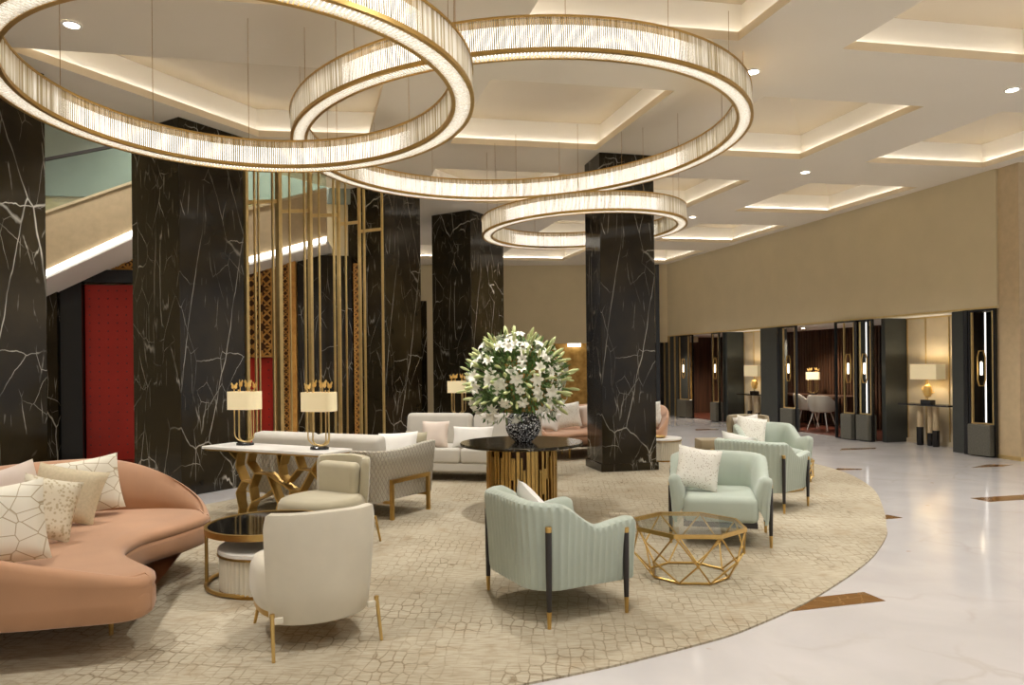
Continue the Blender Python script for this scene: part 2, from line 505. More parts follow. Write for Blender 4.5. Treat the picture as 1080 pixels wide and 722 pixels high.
# back of the hall behind the column row
DW = Vector((-6.8, 11.4)); DD = Vector((.985, .175)); DN = Vector((.175, -.985))
def at_dw(s, d=0): return DW+DD*s+DN*d
AD = atan2(DD.y, DD.x)
def dwbox(mb, s0, s1, z0, z1, d0, d1):
    c = at_dw((s0+s1)/2, (d0+d1)/2); mb.box((c.x, c.y, (z0+z1)/2), (s1-s0, abs(d1-d0), z1-z0), AD); return mb
b = MB(); dwbox(b, -5, 4.2, 0, 6.2, -.3, -.1); struct(b.build('wall_left', M['wall']))
b = MB(); dwbox(b, -5, 4.2, 4.35, 6.2, -.1, -.06); struct(b.build('trim_1', M['teal']))
b = MB(); v = ROW0-RN*3 ; b.box((-5.5, 13, 6.25), (14, 14, .1)); 
struct(b.build('ceiling', M['coffer']))
b = MB(); b.box((-9.2, 3, 3.1), (.2, 19, 6.2)); struct(b.build('wall_left', M['wall']))  # unseen wall, added to keep the bright world out of the column reflections
# red doors with black marble surrounds
def red_door(n, s0, s1, z1, label):
    c = at_dw((s0+s1)/2, 0)
    t = thing('door_%d' % n, label, 'door', (c.x, c.y, 0), AD); t['kind'] = 'structure'
    w = s1-s0
    p = MB(); p.box((0, -.0, z1/2), (w, .08, z1-.01), bevel=.004, seg=1); p.build('door_panel', M['red'], t)
    s = MB()
    nx = max(2, int(w/.13))
    for i in range(nx):
        for k in range(int(z1/.13)):
            x, z = -w/2+.07+i*(w-.14)/max(1, nx-1), .1+k*.13
            s.lathe([(.016, 0), (.013, .008), (0, .012)], 6, (0, 0, 0))
            for v in s.bm.verts[-13:] if False else []: pass
    s.bm.free(); s.bm = bmesh.new()
    for i in range(nx):
        for k in range(int(z1/.13)):
            x, z = -w/2+.07+i*(w-.14)/max(1, nx-1), .1+k*.13
            V = [s.bm.verts.new((x+.015*cos(a*pi/3), -.042, z+.015*sin(a*pi/3))) for a in range(6)]
            top = s.bm.verts.new((x, -.054, z))
            for a in range(6): s.bm.faces.new((V[a], V[(a+1) % 6], top))
    st = s.build('door_studs', M['reddark'], t); st['kind'] = 'stuff'
    return t, w
t, w = red_door(1, -.02, 1.75, 2.93, 'tall red studded door between two black marble columns')
k = MB(); k.tube([(.2+.06*cos(a*pi/8), -.06, .98+.06*sin(a*pi/8)) for a in range(16)], .008, 6, closed=True)
k.lathe([(.05, 0), (.04, .02), (0, .03)], 12)
for v in k.bm.verts:
    if abs(v.co.y) < .051 and v.co.z < .04 and abs(v.co.x) < .051:
        v.co = Vector((v.co.x+.2, -.05-v.co.z, 1.07+v.co.y))
for v in k.bm.verts: v.co.x += -.02
k.build('door_knocker', M['bronze'], t)
b = MB(); dwbox(b, -.35, -.03, 0, 3.15, 0, .14); dwbox(b, 1.76, 2.0, 0, 3.15, 0, .14); dwbox(b, -.03, 1.76, 2.95, 3.15, 0, .14)
struct(b.build('trim_2', M['black']))
b = MB(); dwbox(b, -5, -.36, 0, 3.15, -.1, .2); struct(b.build('wall_left', M['marble']))
b = MB(); dwbox(b, -.9, 3.0, 0.0, .13, .15, .9); struct(b.build('trim_3', M['marble']))

# carved lattice: strips of interlaced fretwork
def fret(mb, x0, x1, z0, z1, cellsize, y, th=.03, w=.03):
    nx = max(1, round((x1-x0)/cellsize)); nz = max(1, round((z1-z0)/cellsize))
    cx, cz = (x1-x0)/nx, (z1-z0)/nz
    w = cellsize*.082
    def B(ax, az, bx, bz): mb.bar((ax, y, az), (bx, y, bz), w, th, up=(0, 1, 0))
    for i in range(nx):
        for k in range(nz):
            X, Z = x0+i*cx, z0+k*cz; mx, mz = X+cx/2, Z+cz/2
            B(X, Z, mx-.12*cx, mz-.12*cz); B(X+cx, Z+cz, mx+.12*cx, mz+.12*cz)
            B(X+cx, Z, mx+.12*cx, mz-.12*cz); B(X, Z+cz, mx-.12*cx, mz+.12*cz)
            B(mx, Z, mx, mz-.2*cz); B(mx, Z+cz, mx, mz+.2*cz); B(X, mz, mx-.2*cx, mz); B(X+cx, mz, mx+.2*cx, mz)
            B(X, mz, mx, Z+cz); B(mx, Z+cz, X+cx, mz); B(X+cx, mz, mx, Z); B(mx, Z, X, mz)
    B(x0, z0, x1, z0); B(x0, z1, x1, z1); B(x0, z0, x0, z1); B(x1, z0, x1, z1)
def lattice_panel(label, s0, s1, z0, z1, cell, d=.05):
    c = at_dw((s0+s1)/2, d); w = s1-s0
    t = thing('lattice_panel', label, 'wall panel', (c.x, c.y, z0), AD)
    m = MB(); fret(m, -w/2, w/2, 0.01, z1-z0, cell, 0); m.build('fretwork', M['lattice'], t)
    m = MB(); m.box((0, .04, (z1-z0)/2), (w, .02, z1-z0)); m.build('backing_board', M['latticeback'], t)
    return t
lattice_panel('carved gilded lattice frieze above the red studded door', -.4, 1.95, 3.17, 3.75, .29, .06)
# behind the screen
lattice_panel('wide carved gilded lattice panel behind the left end of the gold screen', 2.2, 2.85, 1.75, 3.35, .32, .1)
lattice_panel('narrow floor-to-top carved lattice strip behind the middle of the gold screen', 2.92, 3.12, 0, 3.4, .2, .12)
b = MB(); dwbox(b, 3.12, 3.24, 0, 3.4, 0, .18); struct(b.build('trim_4', M['lattice']))
t2, w2 = red_door(2, 2.25, 2.85, 1.74, 'red studded door behind the gold screen under the lattice')
b = MB(); dwbox(b, 3.26, 4.15, 0, 3.45, -.1, .06); struct(b.build('wall_left', M['marble']))
# lattice strip beside column
pc = P(3.60)-RN*.52
t = thing('lattice_panel', 'carved lattice strip against the column right of the gold screen', 'wall panel', (pc.x, pc.y, 0), AD)
m = MB(); fret(m, -.06, .06, .01, 3.3, .12, 0, w=.018); m.build('fretwork', M['lattice'], t)
m = MB(); m.box((0, .035, 1.65), (.13, .02, 3.3)); m.build('backing_board', M['latticeback'], t)

# staircase flights crossing behind the columns
def flight(label, p0, z0, p1, z1, h0, h1):
    d = (p1-p0); L = d.length; d.normalize(); n = Vector((d.y, -d.x))
    t = thing('staircase', label, 'staircase', (p0.x, p0.y, 0), atan2(d.y, d.x))
    def slab(mb, za, zb, zc, zd, y0, y1):      # za,zb at start, zc,zd at end
        V = [mb.bm.verts.new(q) for q in ((0, y0, za), (L, y0, zc), (L, y0, zd), (0, y0, zb), (0, y1, za), (L, y1, zc), (L, y1, zd), (0, y1, zb))]
        for f in ((0,1,2,3),(7,6,5,4),(0,4,5,1),(1,5,6,2),(2,6,7,3),(3,7,4,0)): mb.bm.faces.new([V[i] for i in f])
    m = MB(); slab(m, z0+.1, z0+h0, z1+.1, z1+h1, 0, .12); m.build('parapet', M['stonewall'], t)
    m = MB(); slab(m, z0+h0, z0+h0+.04, z1+h1, z1+h1+.04, -.02, .14); m.build('coping', M['wall'], t)
    m = MB(); slab(m, z0, z0+.1, z1, z1+.1, 0, 1.1); m.build('soffit', M['coffer'], t)
    m = MB(); slab(m, z0+.05, z0+.12, z1+.05, z1+.12, -.03, -.005); m.build('light_strip', M['striplight'], t)
    m = MB(); slab(m, z0+h0+.04, z0+h0+.9, z1+h1+.04, z1+h1+.55, .05, .065); m.build('glass_balustrade', M['teaglass'], t)
    m = MB(); slab(m, z0+h0+.9, z0+h0+.94, z1+h1+.55, z1+h1+.59, .035, .08); m.build('handrail', M['darkwood'], t)
    return t
flight('pale stair flight with light strip and glass balustrade above the red door', Vector((-7.5, 10.25)), 2.52, Vector((-5.2, 10.65)), 3.72, 1.03, .77)
flight('pale stair flight with light strip behind the gold bar screen', Vector((-4.75, 10.9)), 2.95, Vector((-2.9, 11.2)), 3.5, .85, .85)

# gold bar screen between columns
t = thing('bar_screen', 'tall open screen of vertical gold bars between two marble columns', 'screen', (P(.93).x, P(.93).y, 0), atan2(RD.y, RD.x))
def tpx(px):      # distance along the row for a viewing column
    a = (px-540)/750
    return (a*ROW0.y-ROW0.x)/(RD.x-a*RD.y)
for px, wpx in ((259.5, 5), (266, 2.4), (270, 2.2), (285, 2.6), (294, 7), (303, 2.2), (318.6, 2.6), (327, 5.5), (334, 2.2), (349.5, 2.6), (357, 4.5), (362, 2.2), (379, 4), (384, 3), (403, 3.2)):
    tt = tpx(px+1.5)-.93
    if not (0.02 < tt < 2.75): continue
    wd = wpx/750*9.6*.85
    m = MB(); m.box((tt, -.05 if wpx < 3 else .0, 2.3), (wd*.8, min(.1, wd), 4.6)); m.build('gold_bar', M['bronze'], t)
for a, b_, z in ((261, 296, 3.77), (294, 328, 3.74), (327, 358, 3.78), (357, 381, 3.75), (381, 404, 3.72)):
    m = MB(); ta, tb = tpx(a+1)-.93, tpx(b_+1)-.93
    m.bar((max(.03, ta), .02, z), (min(2.74, tb), .02, z+.12), .04, .05); m.build('cross_bar', M['bronze'], t)

# far back wall with fascia and gilded recess
b = MB(); b.box((2.4, 21.85, (2.23+CZ)/2), (6.6, .2, CZ-2.23)); struct(b.build('wall_back', M['wall']))
b = MB(); b.box((-3.3, 21.4, 2.3), (5.0, .3, 4.6)); struct(b.build('wall_back', M['wall']))
b = MB(); b.box((-2.6, 16.6, 1.55), (1.2, .3, 3.1), R(20)); struct(b.build('wall_back', M['marble']))
def goldwall():
    m, nt, bs = new_mat('gilded wall panel')
    v = coords(nt)
    nt.links.new(mix(nt, mrange(nt, noise(nt, v, 5, 5), .35, .65), srgb(150, 110, 44), srgb(196, 154, 80)), bs.inputs['Base Color'])
    bs.inputs['Roughness'].default_value = .45; bs.inputs['Metallic'].default_value = .4
    return m
M['goldwall'] = goldwall()
b = MB(); b.box((2.4, 22.45, 1.2), (6.6, .1, 2.4)); struct(b.build('wall_back', M['goldwall']))
b = MB(); b.box((2.4, 22.15, 2.34), (6.6, .55, .1)); struct(b.build('ceiling', M['coffer']))
b = MB(); b.box((4.45, 21.72, 2.3), (.12, .1, 4.6)); struct(b.build('trim_5', M['black']))
b = MB(); b.box((4.12, 21.72, 2.3), (.18, .08, 4.6)); struct(b.build('trim_6', M['bronze']))
b = MB(); b.box((1.95, 22.2, 2.2), (.4, .14, .12)); struct(b.build('trim_7', M['striplight']))

# unseen fill lights added to brighten the stair void, built like the downlights
for x, y in ((-6.4, 9.4), (-4.4, 10.4), (-5.4, 10.9), (-3.2, 11.6), (-2.6, 13.8)):
    t = thing('downlight', 'added unseen fill light high in the stair void behind the marble columns', 'ceiling light', (x, y, 6.199), 0, 'added stair void fill lights')
    m = MB(); m.lathe([(.062, -.012), (.085, -.012), (.085, -.002), (.062, -.002), (.062, -.012)], 24); m.build('trim_ring', M['white'], t)
    m = MB(); m.lathe([(0, -.008), (.06, -.008), (.06, -.004), (0, -.004)], 24); m.build('lens', M['lens'], t)
    L = bpy.data.lights.new('downlight_lamp', 'SPOT'); L.energy = 330; L.color = (1, .95, .88); L.spot_size = R(130); L.spot_blend = .8; L.shadow_soft_size = .09
    lo = bpy.data.objects.new('downlight_lamp', L); COL.objects.link(lo); lo.parent = t; lo.location = (0, 0, -.03)

# right-hand wall: frame of reference s along the wall, d behind it
WO = Vector((7.75, 11.35)); WD = Vector((-.275, .961)); WN = Vector((.961, .275)); AW = atan2(WD.y, WD.x)
def wl(s, d=0): return WO+WD*s+WN*d
def wbox(mb, s0, s1, d0, d1, z0, z1, bevel=0):
    c = wl((s0+s1)/2, (d0+d1)/2); mb.box((c.x, c.y, (z0+z1)/2), (abs(s1-s0), abs(d1-d0), z1-z0), AW, bevel=bevel, seg=1); return mb
HZ = 2.40
b = MB(); wbox(b, 0, 11.3, 0, .25, HZ, CZ); struct(b.build('wall_right', M['wall']))
b = MB(); wbox(b, 0, 11.3, -.006, .0, HZ-.0, HZ+.03); struct(b.build('trim_8', M['bronze']))
b = MB(); wbox(b, -.3, 11.3, .25, 3.2, HZ, HZ+.1); struct(b.build('ceiling', M['coffer']))
# pier at the right edge
q = Vector((7.93, 11.58))
b = MB(); b.prism([(7.78, 11.42), (7.86, 11.0), (9.8, 11.3), (9.8, 12.6), (8.5, 12.6), (8.2, 11.9)], 0, CZ); struct(b.build('wall_right', M['stonewall']))
b = MB(); b.prism([(7.75, 11.43), (7.84, 10.97), (9.8, 11.27), (9.8, 11.31), (7.88, 11.02), (7.8, 11.45)], 0, .06); struct(b.build('baseboard_right', M['bronze']))
b = MB(); wbox(b, 2.72, 12.5, 2.05, 2.2, 0, HZ)
for k in range(98): wbox(b, 2.75+k*.1, 2.75+k*.1+.055, 2.0, 2.06, 0, HZ)
def slatwood():
    m, nt, bs = new_mat('dark walnut slats')
    v = coords(nt, (14, 14, .8))
    nt.links.new(mix(nt, mrange(nt, noise(nt, v, 1, 4), .3, .7), srgb(60, 42, 32), srgb(100, 68, 48)), bs.inputs['Base Color'])
    bs.inputs['Roughness'].default_value = .4
    return m
M['slat'] = slatwood()
struct(b.build('wall_right', M['slat']))
b = MB(); wbox(b, 2.72, 12.5, .12, 2.05, 0, .012); struct(b.build('floor', M['woodfloor']))
b = MB(); wbox(b, 11.3, 12.5, -.6, 2.1, 0, HZ); struct(b.build('wall_back', M['slat']))
# niches
def niche(n, s0, s1):
    b = MB(); wbox(b, s0, s1, .66, .76, 0, HZ); struct(b.build('wall_right', M['niche']))
    b = MB()
    for f in (.02, .36, .7, .985): wbox(b, s0+(s1-s0)*f-.008, s0+(s1-s0)*f+.008, .645, .66, .08, HZ-.02)
    wbox(b, s0, s1, .645, .66, HZ-.03, HZ-.001); struct(b.build('trim_%d' % (9+n), M['bronze']))
    b = MB(); wbox(b, s1, s1+.1, .15, .8, 0, HZ); struct(b.build('wall_right', M['charcoal']))
    b = MB(); wbox(b, s0-.1, s0, .15, .8, 0, HZ); struct(b.build('wall_right', M['charcoal']))
    b = MB(); wbox(b, s0, s1, .63, .66, 0, .08); struct(b.build('baseboard_right', M['niche']))
niche(1, .95, 2.45)
niche(2, 6.35, 7.85)
# portal screens: black posts, gold inner frame, stone foot, lantern
def portal(label, s0, s1, d=0.02, lantern=True, foot=(.0, 1.0), mirror=False, lit=False):
    c = wl(s0, d); L = s1-s0
    t = thing('portal_screen', label, 'screen', (c.x, c.y, 0), AW, None)
    m = MB()
    for x in (0.015, L-.015): m.box((x, 0, HZ/2), (.03, .05, HZ-.01))
    m.box((L/2, 0, HZ-.02), (L-.06, .05, .03)); m.box((L/2, 0, .012), (L-.06, .05, .024)); m.build('outer_frame', M['black'], t)
    fa, fb = (1-foot[1])*L, (1-foot[0])*L
    fa, fb = max(.04, fa), min(L-.04, fb)
    m = MB(); m.box(((fa+fb)/2, 0, .27), (fb-fa, .22, .5), bevel=.01, seg=1); m.build('stone_foot', M['basestone'], t)
    m = MB()
    for x in (fa+.012, fb-.012): m.box((x, 0, .53+(HZ-.57)/2), (.022, .035, HZ-.57))
    m.box(((fa+fb)/2, 0, .535), (fb-fa, .04, .02)); m.build('gold_frame', M['bronze'], t)
    if lantern:
        x = (fa+fb)/2+.0
        m = MB()
        pts = [(x-.04, 1.15), (x+.04, 1.15), (x+.07, 1.25), (x+.07, 1.62), (x+.04, 1.72), (x-.04, 1.72), (x-.07, 1.62), (x-.07, 1.25)]
        m.tube([(a, .03, z) for a, z in pts], .012, 6, closed=True)
        ln = m.build('lantern_frame', M['gold'], t)
        m = MB(); m.lathe([(0, 1.32), (.018, 1.33), (.02, 1.43), (.018, 1.53), (0, 1.55)], 10, (x, .03, 0)); m.build('lantern_lamp', M['bulb'], ln)
    if lit:
        m = MB(); m.box((fa+.2, -.06, 1.45), (.013, .02, 1.8)); m.build('light_line', M['thinlight'], t)
    return t
b = MB(); wbox(b, -.4, .95, .78, .9, 0, HZ); struct(b.build('wall_right', M['charcoal']))
portal('black and gold framed portal screen at the right end beside the stone pier', .02, .50, .0, lit=True)
portal('black and gold portal screen left of the larger console niche', 2.60, 3.0, .0, lit=True)
portal('black and gold portal screen right of the chairs with open doorway half', 2.98, 3.56, -.06, foot=(0.42, 1.0))
portal('black and gold portal screen left of the two white chairs', 4.83, 5.5, -.02, foot=(.3, 1))
portal('black portal screen left of the far lamp niche', 7.98, 8.35, .0)
portal('leftmost black portal screen with lantern near the far corner', 9.35, 10.15, .0, foot=(.0, .7))
for k, (s0, s1, d0, d1) in enumerate(((.52, .6, -.02, .3), (.62, .88, .05, .3), (3.02, 3.2, .1, .3), (5.55, 6.22, .02, .2), (7.97, 8.0, .1, .7), (10.2, 11.3, .0, .4))):
    b = MB(); wbox(b, s0, s1, d0, d1, 0, HZ-.002); struct(b.build('trim_%d' % (12+k), M['charcoal' if k else 'black']))
b = MB()
for s in (10.35, 10.7, 11.0): wbox(b, s, s+.05, -.03, 0, 0, HZ-.01)
struct(b.build('trim_20', M['bronze']))
# small mouldings of the far opening
b = MB()
for z in (1.75, 1.4, 1.05): wbox(b, 8.05, 8.3, .02, .06, z, z+.02)
struct(b.build('trim_21', M['black']))

# floor inlays
INL = [((1.45, 4.37), (2.41, 4.62), (2.36, 4.80), (1.60, 4.60), 'brown lozenge floor inlay meeting the near right edge of the rug'),
       ((3.45, 6.97), (3.87, 7.08), (3.80, 7.22), (3.45, 7.13), 'small brown floor inlay tip at the right edge of the rug'),
       ((5.25, 7.84), (6.6, 8.15), (6.5, 8.36), (5.18, 8.06), 'brown floor inlay cut by the right edge of the frame'),
       ((6.69, 10.38), (7.2, 10.46), (7.47, 10.62), (7.1, 10.66), 'brown floor inlay in front of the right stone pier'),
       ((4.65, 10.28), (5.03, 10.27), (5.09, 10.36), (4.76, 10.44), 'brown floor inlay behind the mint armchairs near the rug'),
       ((5.80, 12.62), (6.5, 12.76), (6.6, 12.9), (5.95, 12.85), 'brown floor inlay in front of the portal with stone feet'),
       ((4.3, 16.7), (4.85, 16.75), (4.9, 16.95), (4.35, 16.95), 'thin brown floor inlay far away near the corner')]
for a, b_, c, d, lab in INL:
    m = MB(); m.prism([a, b_, c, d], .0005, .003); tag(m.build('floor_inlay', M['inlay']), lab, 'floor inlay')

# ------------------------------------------------------------------ rug
RP = [(.09, 3.47), (.46, 3.63), (.67, 3.735), (1.03, 3.93), (1.29, 4.09), (1.71, 4.43), (2.0, 4.7), (2.57, 5.31), (2.94, 5.77), (3.33, 6.35), (3.52, 6.72), (3.78, 7.24), (4.31, 8.45), (4.56, 9.32), (4.66, 10.03), (4.63, 10.79),
      (4.4, 11.8), (3.9, 12.7), (3.1, 13.4), (2.0, 13.9), (.9, 13.9), (-.2, 13.3), (-1.0, 12.2), (-1.75, 10.9), (-2.5, 9.7), (-3.2, 8.6), (-3.9, 7.5), (-4.6, 6.2), (-4.8, 4.8), (-4.4, 3.4), (-3.2, 2.7), (-1.8, 2.75), (-.7, 3.15)]
rp = [(v.x, v.y) for v in catmull([(x, y, 0) for x, y in RP], 4)]
m = MB(); m.prism(rp, .0, .012); tag(m.build('rug', M['rug']), 'huge rounded beige trellis-patterned rug under all the seating', 'rug')

# ------------------------------------------------------------------ crystal rings
def ring(label, c, zb, Ro, tilt, hgt, wires):
    t = bpy.data.objects.new('ring_chandelier', None); COL.objects.link(t); tag(t, label, 'chandelier')
    t.location = (c[0], c[1], zb)
    rm = Matrix.Rotation(-math.atan(tilt[0]), 4, 'Y') @ Matrix.Rotation(math.atan(tilt[1]), 4, 'X')
    t.rotation_euler = rm.to_euler()
    wd = .155; Ri = Ro-wd
    n = 128
    def hoop(mb, r, w, z0, z1):
        A = []
        for k in range(n):
            a = 2*pi*k/n; A.append((cos(a), sin(a)))
        mb.loops([[(x*(r-w/2), y*(r-w/2), z0) for x, y in A], [(x*(r+w/2), y*(r+w/2), z0) for x, y in A],
                  [(x*(r+w/2), y*(r+w/2), z1) for x, y in A], [(x*(r-w/2), y*(r-w/2), z1) for x, y in A],
                  [(x*(r-w/2), y*(r-w/2), z0) for x, y in A]], cap=False)
        return mb
    for nm, r, z0, z1, w in (('outer_bottom_rim', Ro-.012, 0, .028, .026), ('inner_bottom_rim', Ri+.012, 0, .028, .026),
                             ('outer_top_rim', Ro-.012, hgt-.014, hgt, .026), ('inner_top_rim', Ri+.012, hgt-.014, hgt, .026)):
        hoop(MB(), r, w, z0, z1).build(nm, M['gold'], t, 40) if False else None
        mb = hoop(MB(), r, w, z0, z1); mb.build(nm, M['gold'], t, 40)
    mb = hoop(MB(), (Ro+Ri)/2, wd-.05, hgt-.022, hgt-.012); mb.build('top_plate', M['gold'], t)
    mb = hoop(MB(), (Ro+Ri)/2, .085, .022, hgt-.06); mb.build('led_core', M['ledring'], t)
    for nm, r in (('outer_crystal_rods', Ro-.012), ('inner_crystal_rods', Ri+.012)):
        mb = MB(); cnt = int(2*pi*r/.0155)
        for k in range(cnt):
            a = 2*pi*k/cnt; x, y = r*cos(a), r*sin(a); rr = .0062
            z0, z1 = .024, hgt-.012+random.uniform(-.004, 0)
            V = [[mb.bm.verts.new((x+rr*cos(a+q*pi/2), y+rr*sin(a+q*pi/2), z)) for q in range(4)] for z in (z0, z1)]
            for q in range(4): mb.bm.faces.new((V[0][q], V[0][(q+1) % 4], V[1][(q+1) % 4], V[1][q]))
        ob = mb.build(nm, M['crystal'], t, norm=False); ob['kind'] = 'stuff'
    mb = MB(); r = (Ro+Ri)/2; cnt = int(2*pi*r/.027)
    for k in range(cnt):
        a = 2*pi*k/cnt; ca, sa = cos(a), sin(a)
        mb.bar(((Ri+.024)*ca, (Ri+.024)*sa, .008), ((Ro-.024)*ca, (Ro-.024)*sa, .008), .019, .009)
    ob = mb.build('underside_crystal_rods', M['crystalclear'], t, norm=False); ob['kind'] = 'stuff'
    im = rm.to_3x3().inverted()
    for a in wires:
        p = Vector(((Ro-wd/2)*cos(R(a)), (Ro-wd/2)*sin(R(a)), hgt-.014)); wpnt = rm.to_3x3() @ p
        top = im @ Vector((wpnt.x, wpnt.y, CZ+.0-zb))
        mb = MB(); mb.tube([p, top], .0022, 5); mb.build('suspension_wire', M['darkgold'], t)
    return t
ring('nearest crystal ring chandelier at upper left, cut by the frame', (-1.78, 4.85), 3.35, 1.54, (.022, -.028), .243, [20+30*k for k in range(12)])
ring('largest crystal ring chandelier in the upper middle', (.12, 7.55), 3.85, 2.34, (.037, -.002), .268, [8+22.5*k for k in range(16)])
ring('smallest crystal ring chandelier encircling the free-standing column', (1.07, 10.45), 3.50, 1.49, (.036, .004), .255, [10+36*k for k in range(10)])

# ------------------------------------------------------------------ ceiling downlights
first = None; nl = 0
vis = {(1, -1): 'ceiling downlight beside the right edge of the largest ring', (2, -1): 'ceiling downlight nearest the right edge of the frame',
       (2, 0): 'ceiling downlight between two coffers above the right wall', (2, 1): 'farthest ceiling downlight beside the smallest ring', (-1, -1): 'ceiling downlight inside the nearest ring at upper left'}
for i in range(-1, 3):
    for j in range(-3, 3):
        p = C0+BP*(i-.5)+AP*(j+.5)
        if (p-ROW0).dot(RN) < .5 or (p-Vector((1.7, 10.7))).length < 1.2: continue
        if (i, j) == (-1, -1): p = Vector((-3.87, 6.3))
        lab = vis.get((i, j), None)
        t = thing('downlight', lab or 'recessed ceiling downlight hidden by the crystal rings or far behind them', 'ceiling light', (p.x, p.y, CZ-.001), 0, None if lab else 'recessed ceiling downlights')
        m = MB(); m.lathe([(.062, -.012), (.085, -.012), (.085, -.002), (.062, -.002), (.062, -.012)], 24); m.build('trim_ring', M['white'], t)
        m = MB(); m.lathe([(0, -.008), (.06, -.008), (.06, -.004), (0, -.004)], 24); m.build('lens', M['lens'], t)
        L = bpy.data.lights.new('downlight_lamp', 'SPOT'); L.energy = 450 if j > -2 else 290; L.color = (1, .975, .94); L.spot_size = R(120); L.spot_blend = .8; L.shadow_soft_size = .09
        lo = bpy.data.objects.new('downlight_lamp', L); COL.objects.link(lo); lo.parent = t; lo.location = (0, 0, -.03); nl += 1

# ------------------------------------------------------------------ furniture
def leg_tapered(name, parent, x, y, ztop, tip=.10):
    m = MB(); m.lathe([(.015, tip), (.019, ztop*.6), (.019, ztop-.02)], 12, (x, y, 0)); lg = m.build(name, M['darkwood'], parent, 40)
    m = MB(); m.lathe([(.011, 0), (.0155, tip)], 12, (x, y, 0)); m.build('brass_tip', M['gold'], lg, 40)
    m = MB(); m.lathe([(.0195, ztop-.02), (.0195, ztop+.008), (.016, ztop+.012)], 12, (x, y, 0)); m.build('brass_cap', M['gold'], lg, 40)
def smooth01(x): x = max(0, min(1, x)); return x*x*(3-2*x)
def mint_chair(label, loc, rz, group):
    t = thing('armchair', label, 'armchair', loc, rz, group)
    hw, yb, yf, rc = .385, -.36, .36, .2
    path = []
    for k in range(24): path.append(Vector((hw, yf+(yb+rc-yf)*k/24)))
    for k in range(17): a = -pi/2*k/16; path.append(Vector((hw-rc+rc*cos(a), yb+rc+rc*sin(a))))
    nb = 24
    for k in range(1, nb): path.append(Vector((hw-rc-(2*(hw-rc))*k/nb, yb)))
    for k in range(17): a = -pi/2-pi/2*k/16; path.append(Vector((-hw+rc+rc*cos(a), yb+rc+rc*sin(a))))
    for k in range(1, 25): path.append(Vector((-hw, yb+rc+(yf-yb-rc)*k/24)))
    # resample finely
    S = [0]
    for a, b in zip(path, path[1:]): S.append(S[-1]+(b-a).length)
    tot = S[-1]; n = 376; P_ = []; i = 0
    for k in range(n+1):
        s = tot*k/n
        while i < len(S)-2 and S[i+1] < s: i += 1
        P_.append(path[i].lerp(path[i+1], (s-S[i])/max(1e-9, S[i+1]-S[i])))
    NO = normals2(P_, False)
    # path runs right arm -> back -> left arm; outward normals point away from the centre
    if NO[0].x < 0: NO = [-q for q in NO]
    rings = []
    for k, (p, nn) in enumerate(zip(P_, NO)):
        s = tot*k/n
        y = p.y
        top = .735 - .015*(p.x/hw)**2
        u = smooth01((y+.22)/.30)
        arm = .565+.03*smooth01((y-.05)/.25)
        zt = top*(1-u)+arm*u
        end = min(s, tot-s)
        fall = 1-math.sqrt(max(0, 1-(1-min(1, end/.06))**2))
        zt -= fall*.05
        ch = .009*(1-abs(cos(pi*s/(tot/46))))
        ins = fall*.03
        th = .095
        lean = .03
        zs = .20
        prof = [(-.02, zs+.01), (-.004+ch*.3-ins, zs), (.0+ch-ins, zs+.03), (ch+lean*.4-ins, (zs+zt)/2), (ch+lean-ins, zt-.05), (lean+.002-ins, zt-.018), (lean-.03, zt), (lean-.065, zt-.004), (lean-th+.005+ins, zt-.03), (-th-.0+ins, zt-.12), (-th-.01+ins, .34), (-.06, .3)]
        rings.append([(p.x+nn.x*o, p.y+nn.y*o, z) for o, z in prof])
    m = MB(); m.loops(rings); m.build('fluted_shell', M['mint'], t, 60)
    m = MB(); m.box((0, .025, .315), (.62, .70, .22), bevel=.055, seg=4); m.build('seat_cushion', M['mint'], t, 60)
    m = MB(); m.box((0, .265, .19), (.60, .17, .045), bevel=.004, seg=1); m.build('base_rail', M['darkwood'], t)
    for sx in (-1, 1):
        leg_tapered('leg', t, sx*.415, -.29, .585); leg_tapered('leg', t, sx*.408, .27, .52)
    return t
G1 = 'mint fluted armchairs on the rug'
mc = mint_chair('mint fluted armchair seen from behind, nearest the camera beside the glass table', (.27, 4.66, .012), face(.89, .46), None)
dup(mc, (1.82, 6.30, .012), face(-.25, -.97), 'mint armchair with dotted pillow facing the camera behind the front glass table')
dup(mc, (2.70, 7.78, .012), face(.73, .68), 'mint fluted armchair turned away, its back to the second mint chair')
dup(mc, (3.42, 9.45, .012), face(.12, -1), 'farthest mint armchair with speckled pillow, facing the camera')

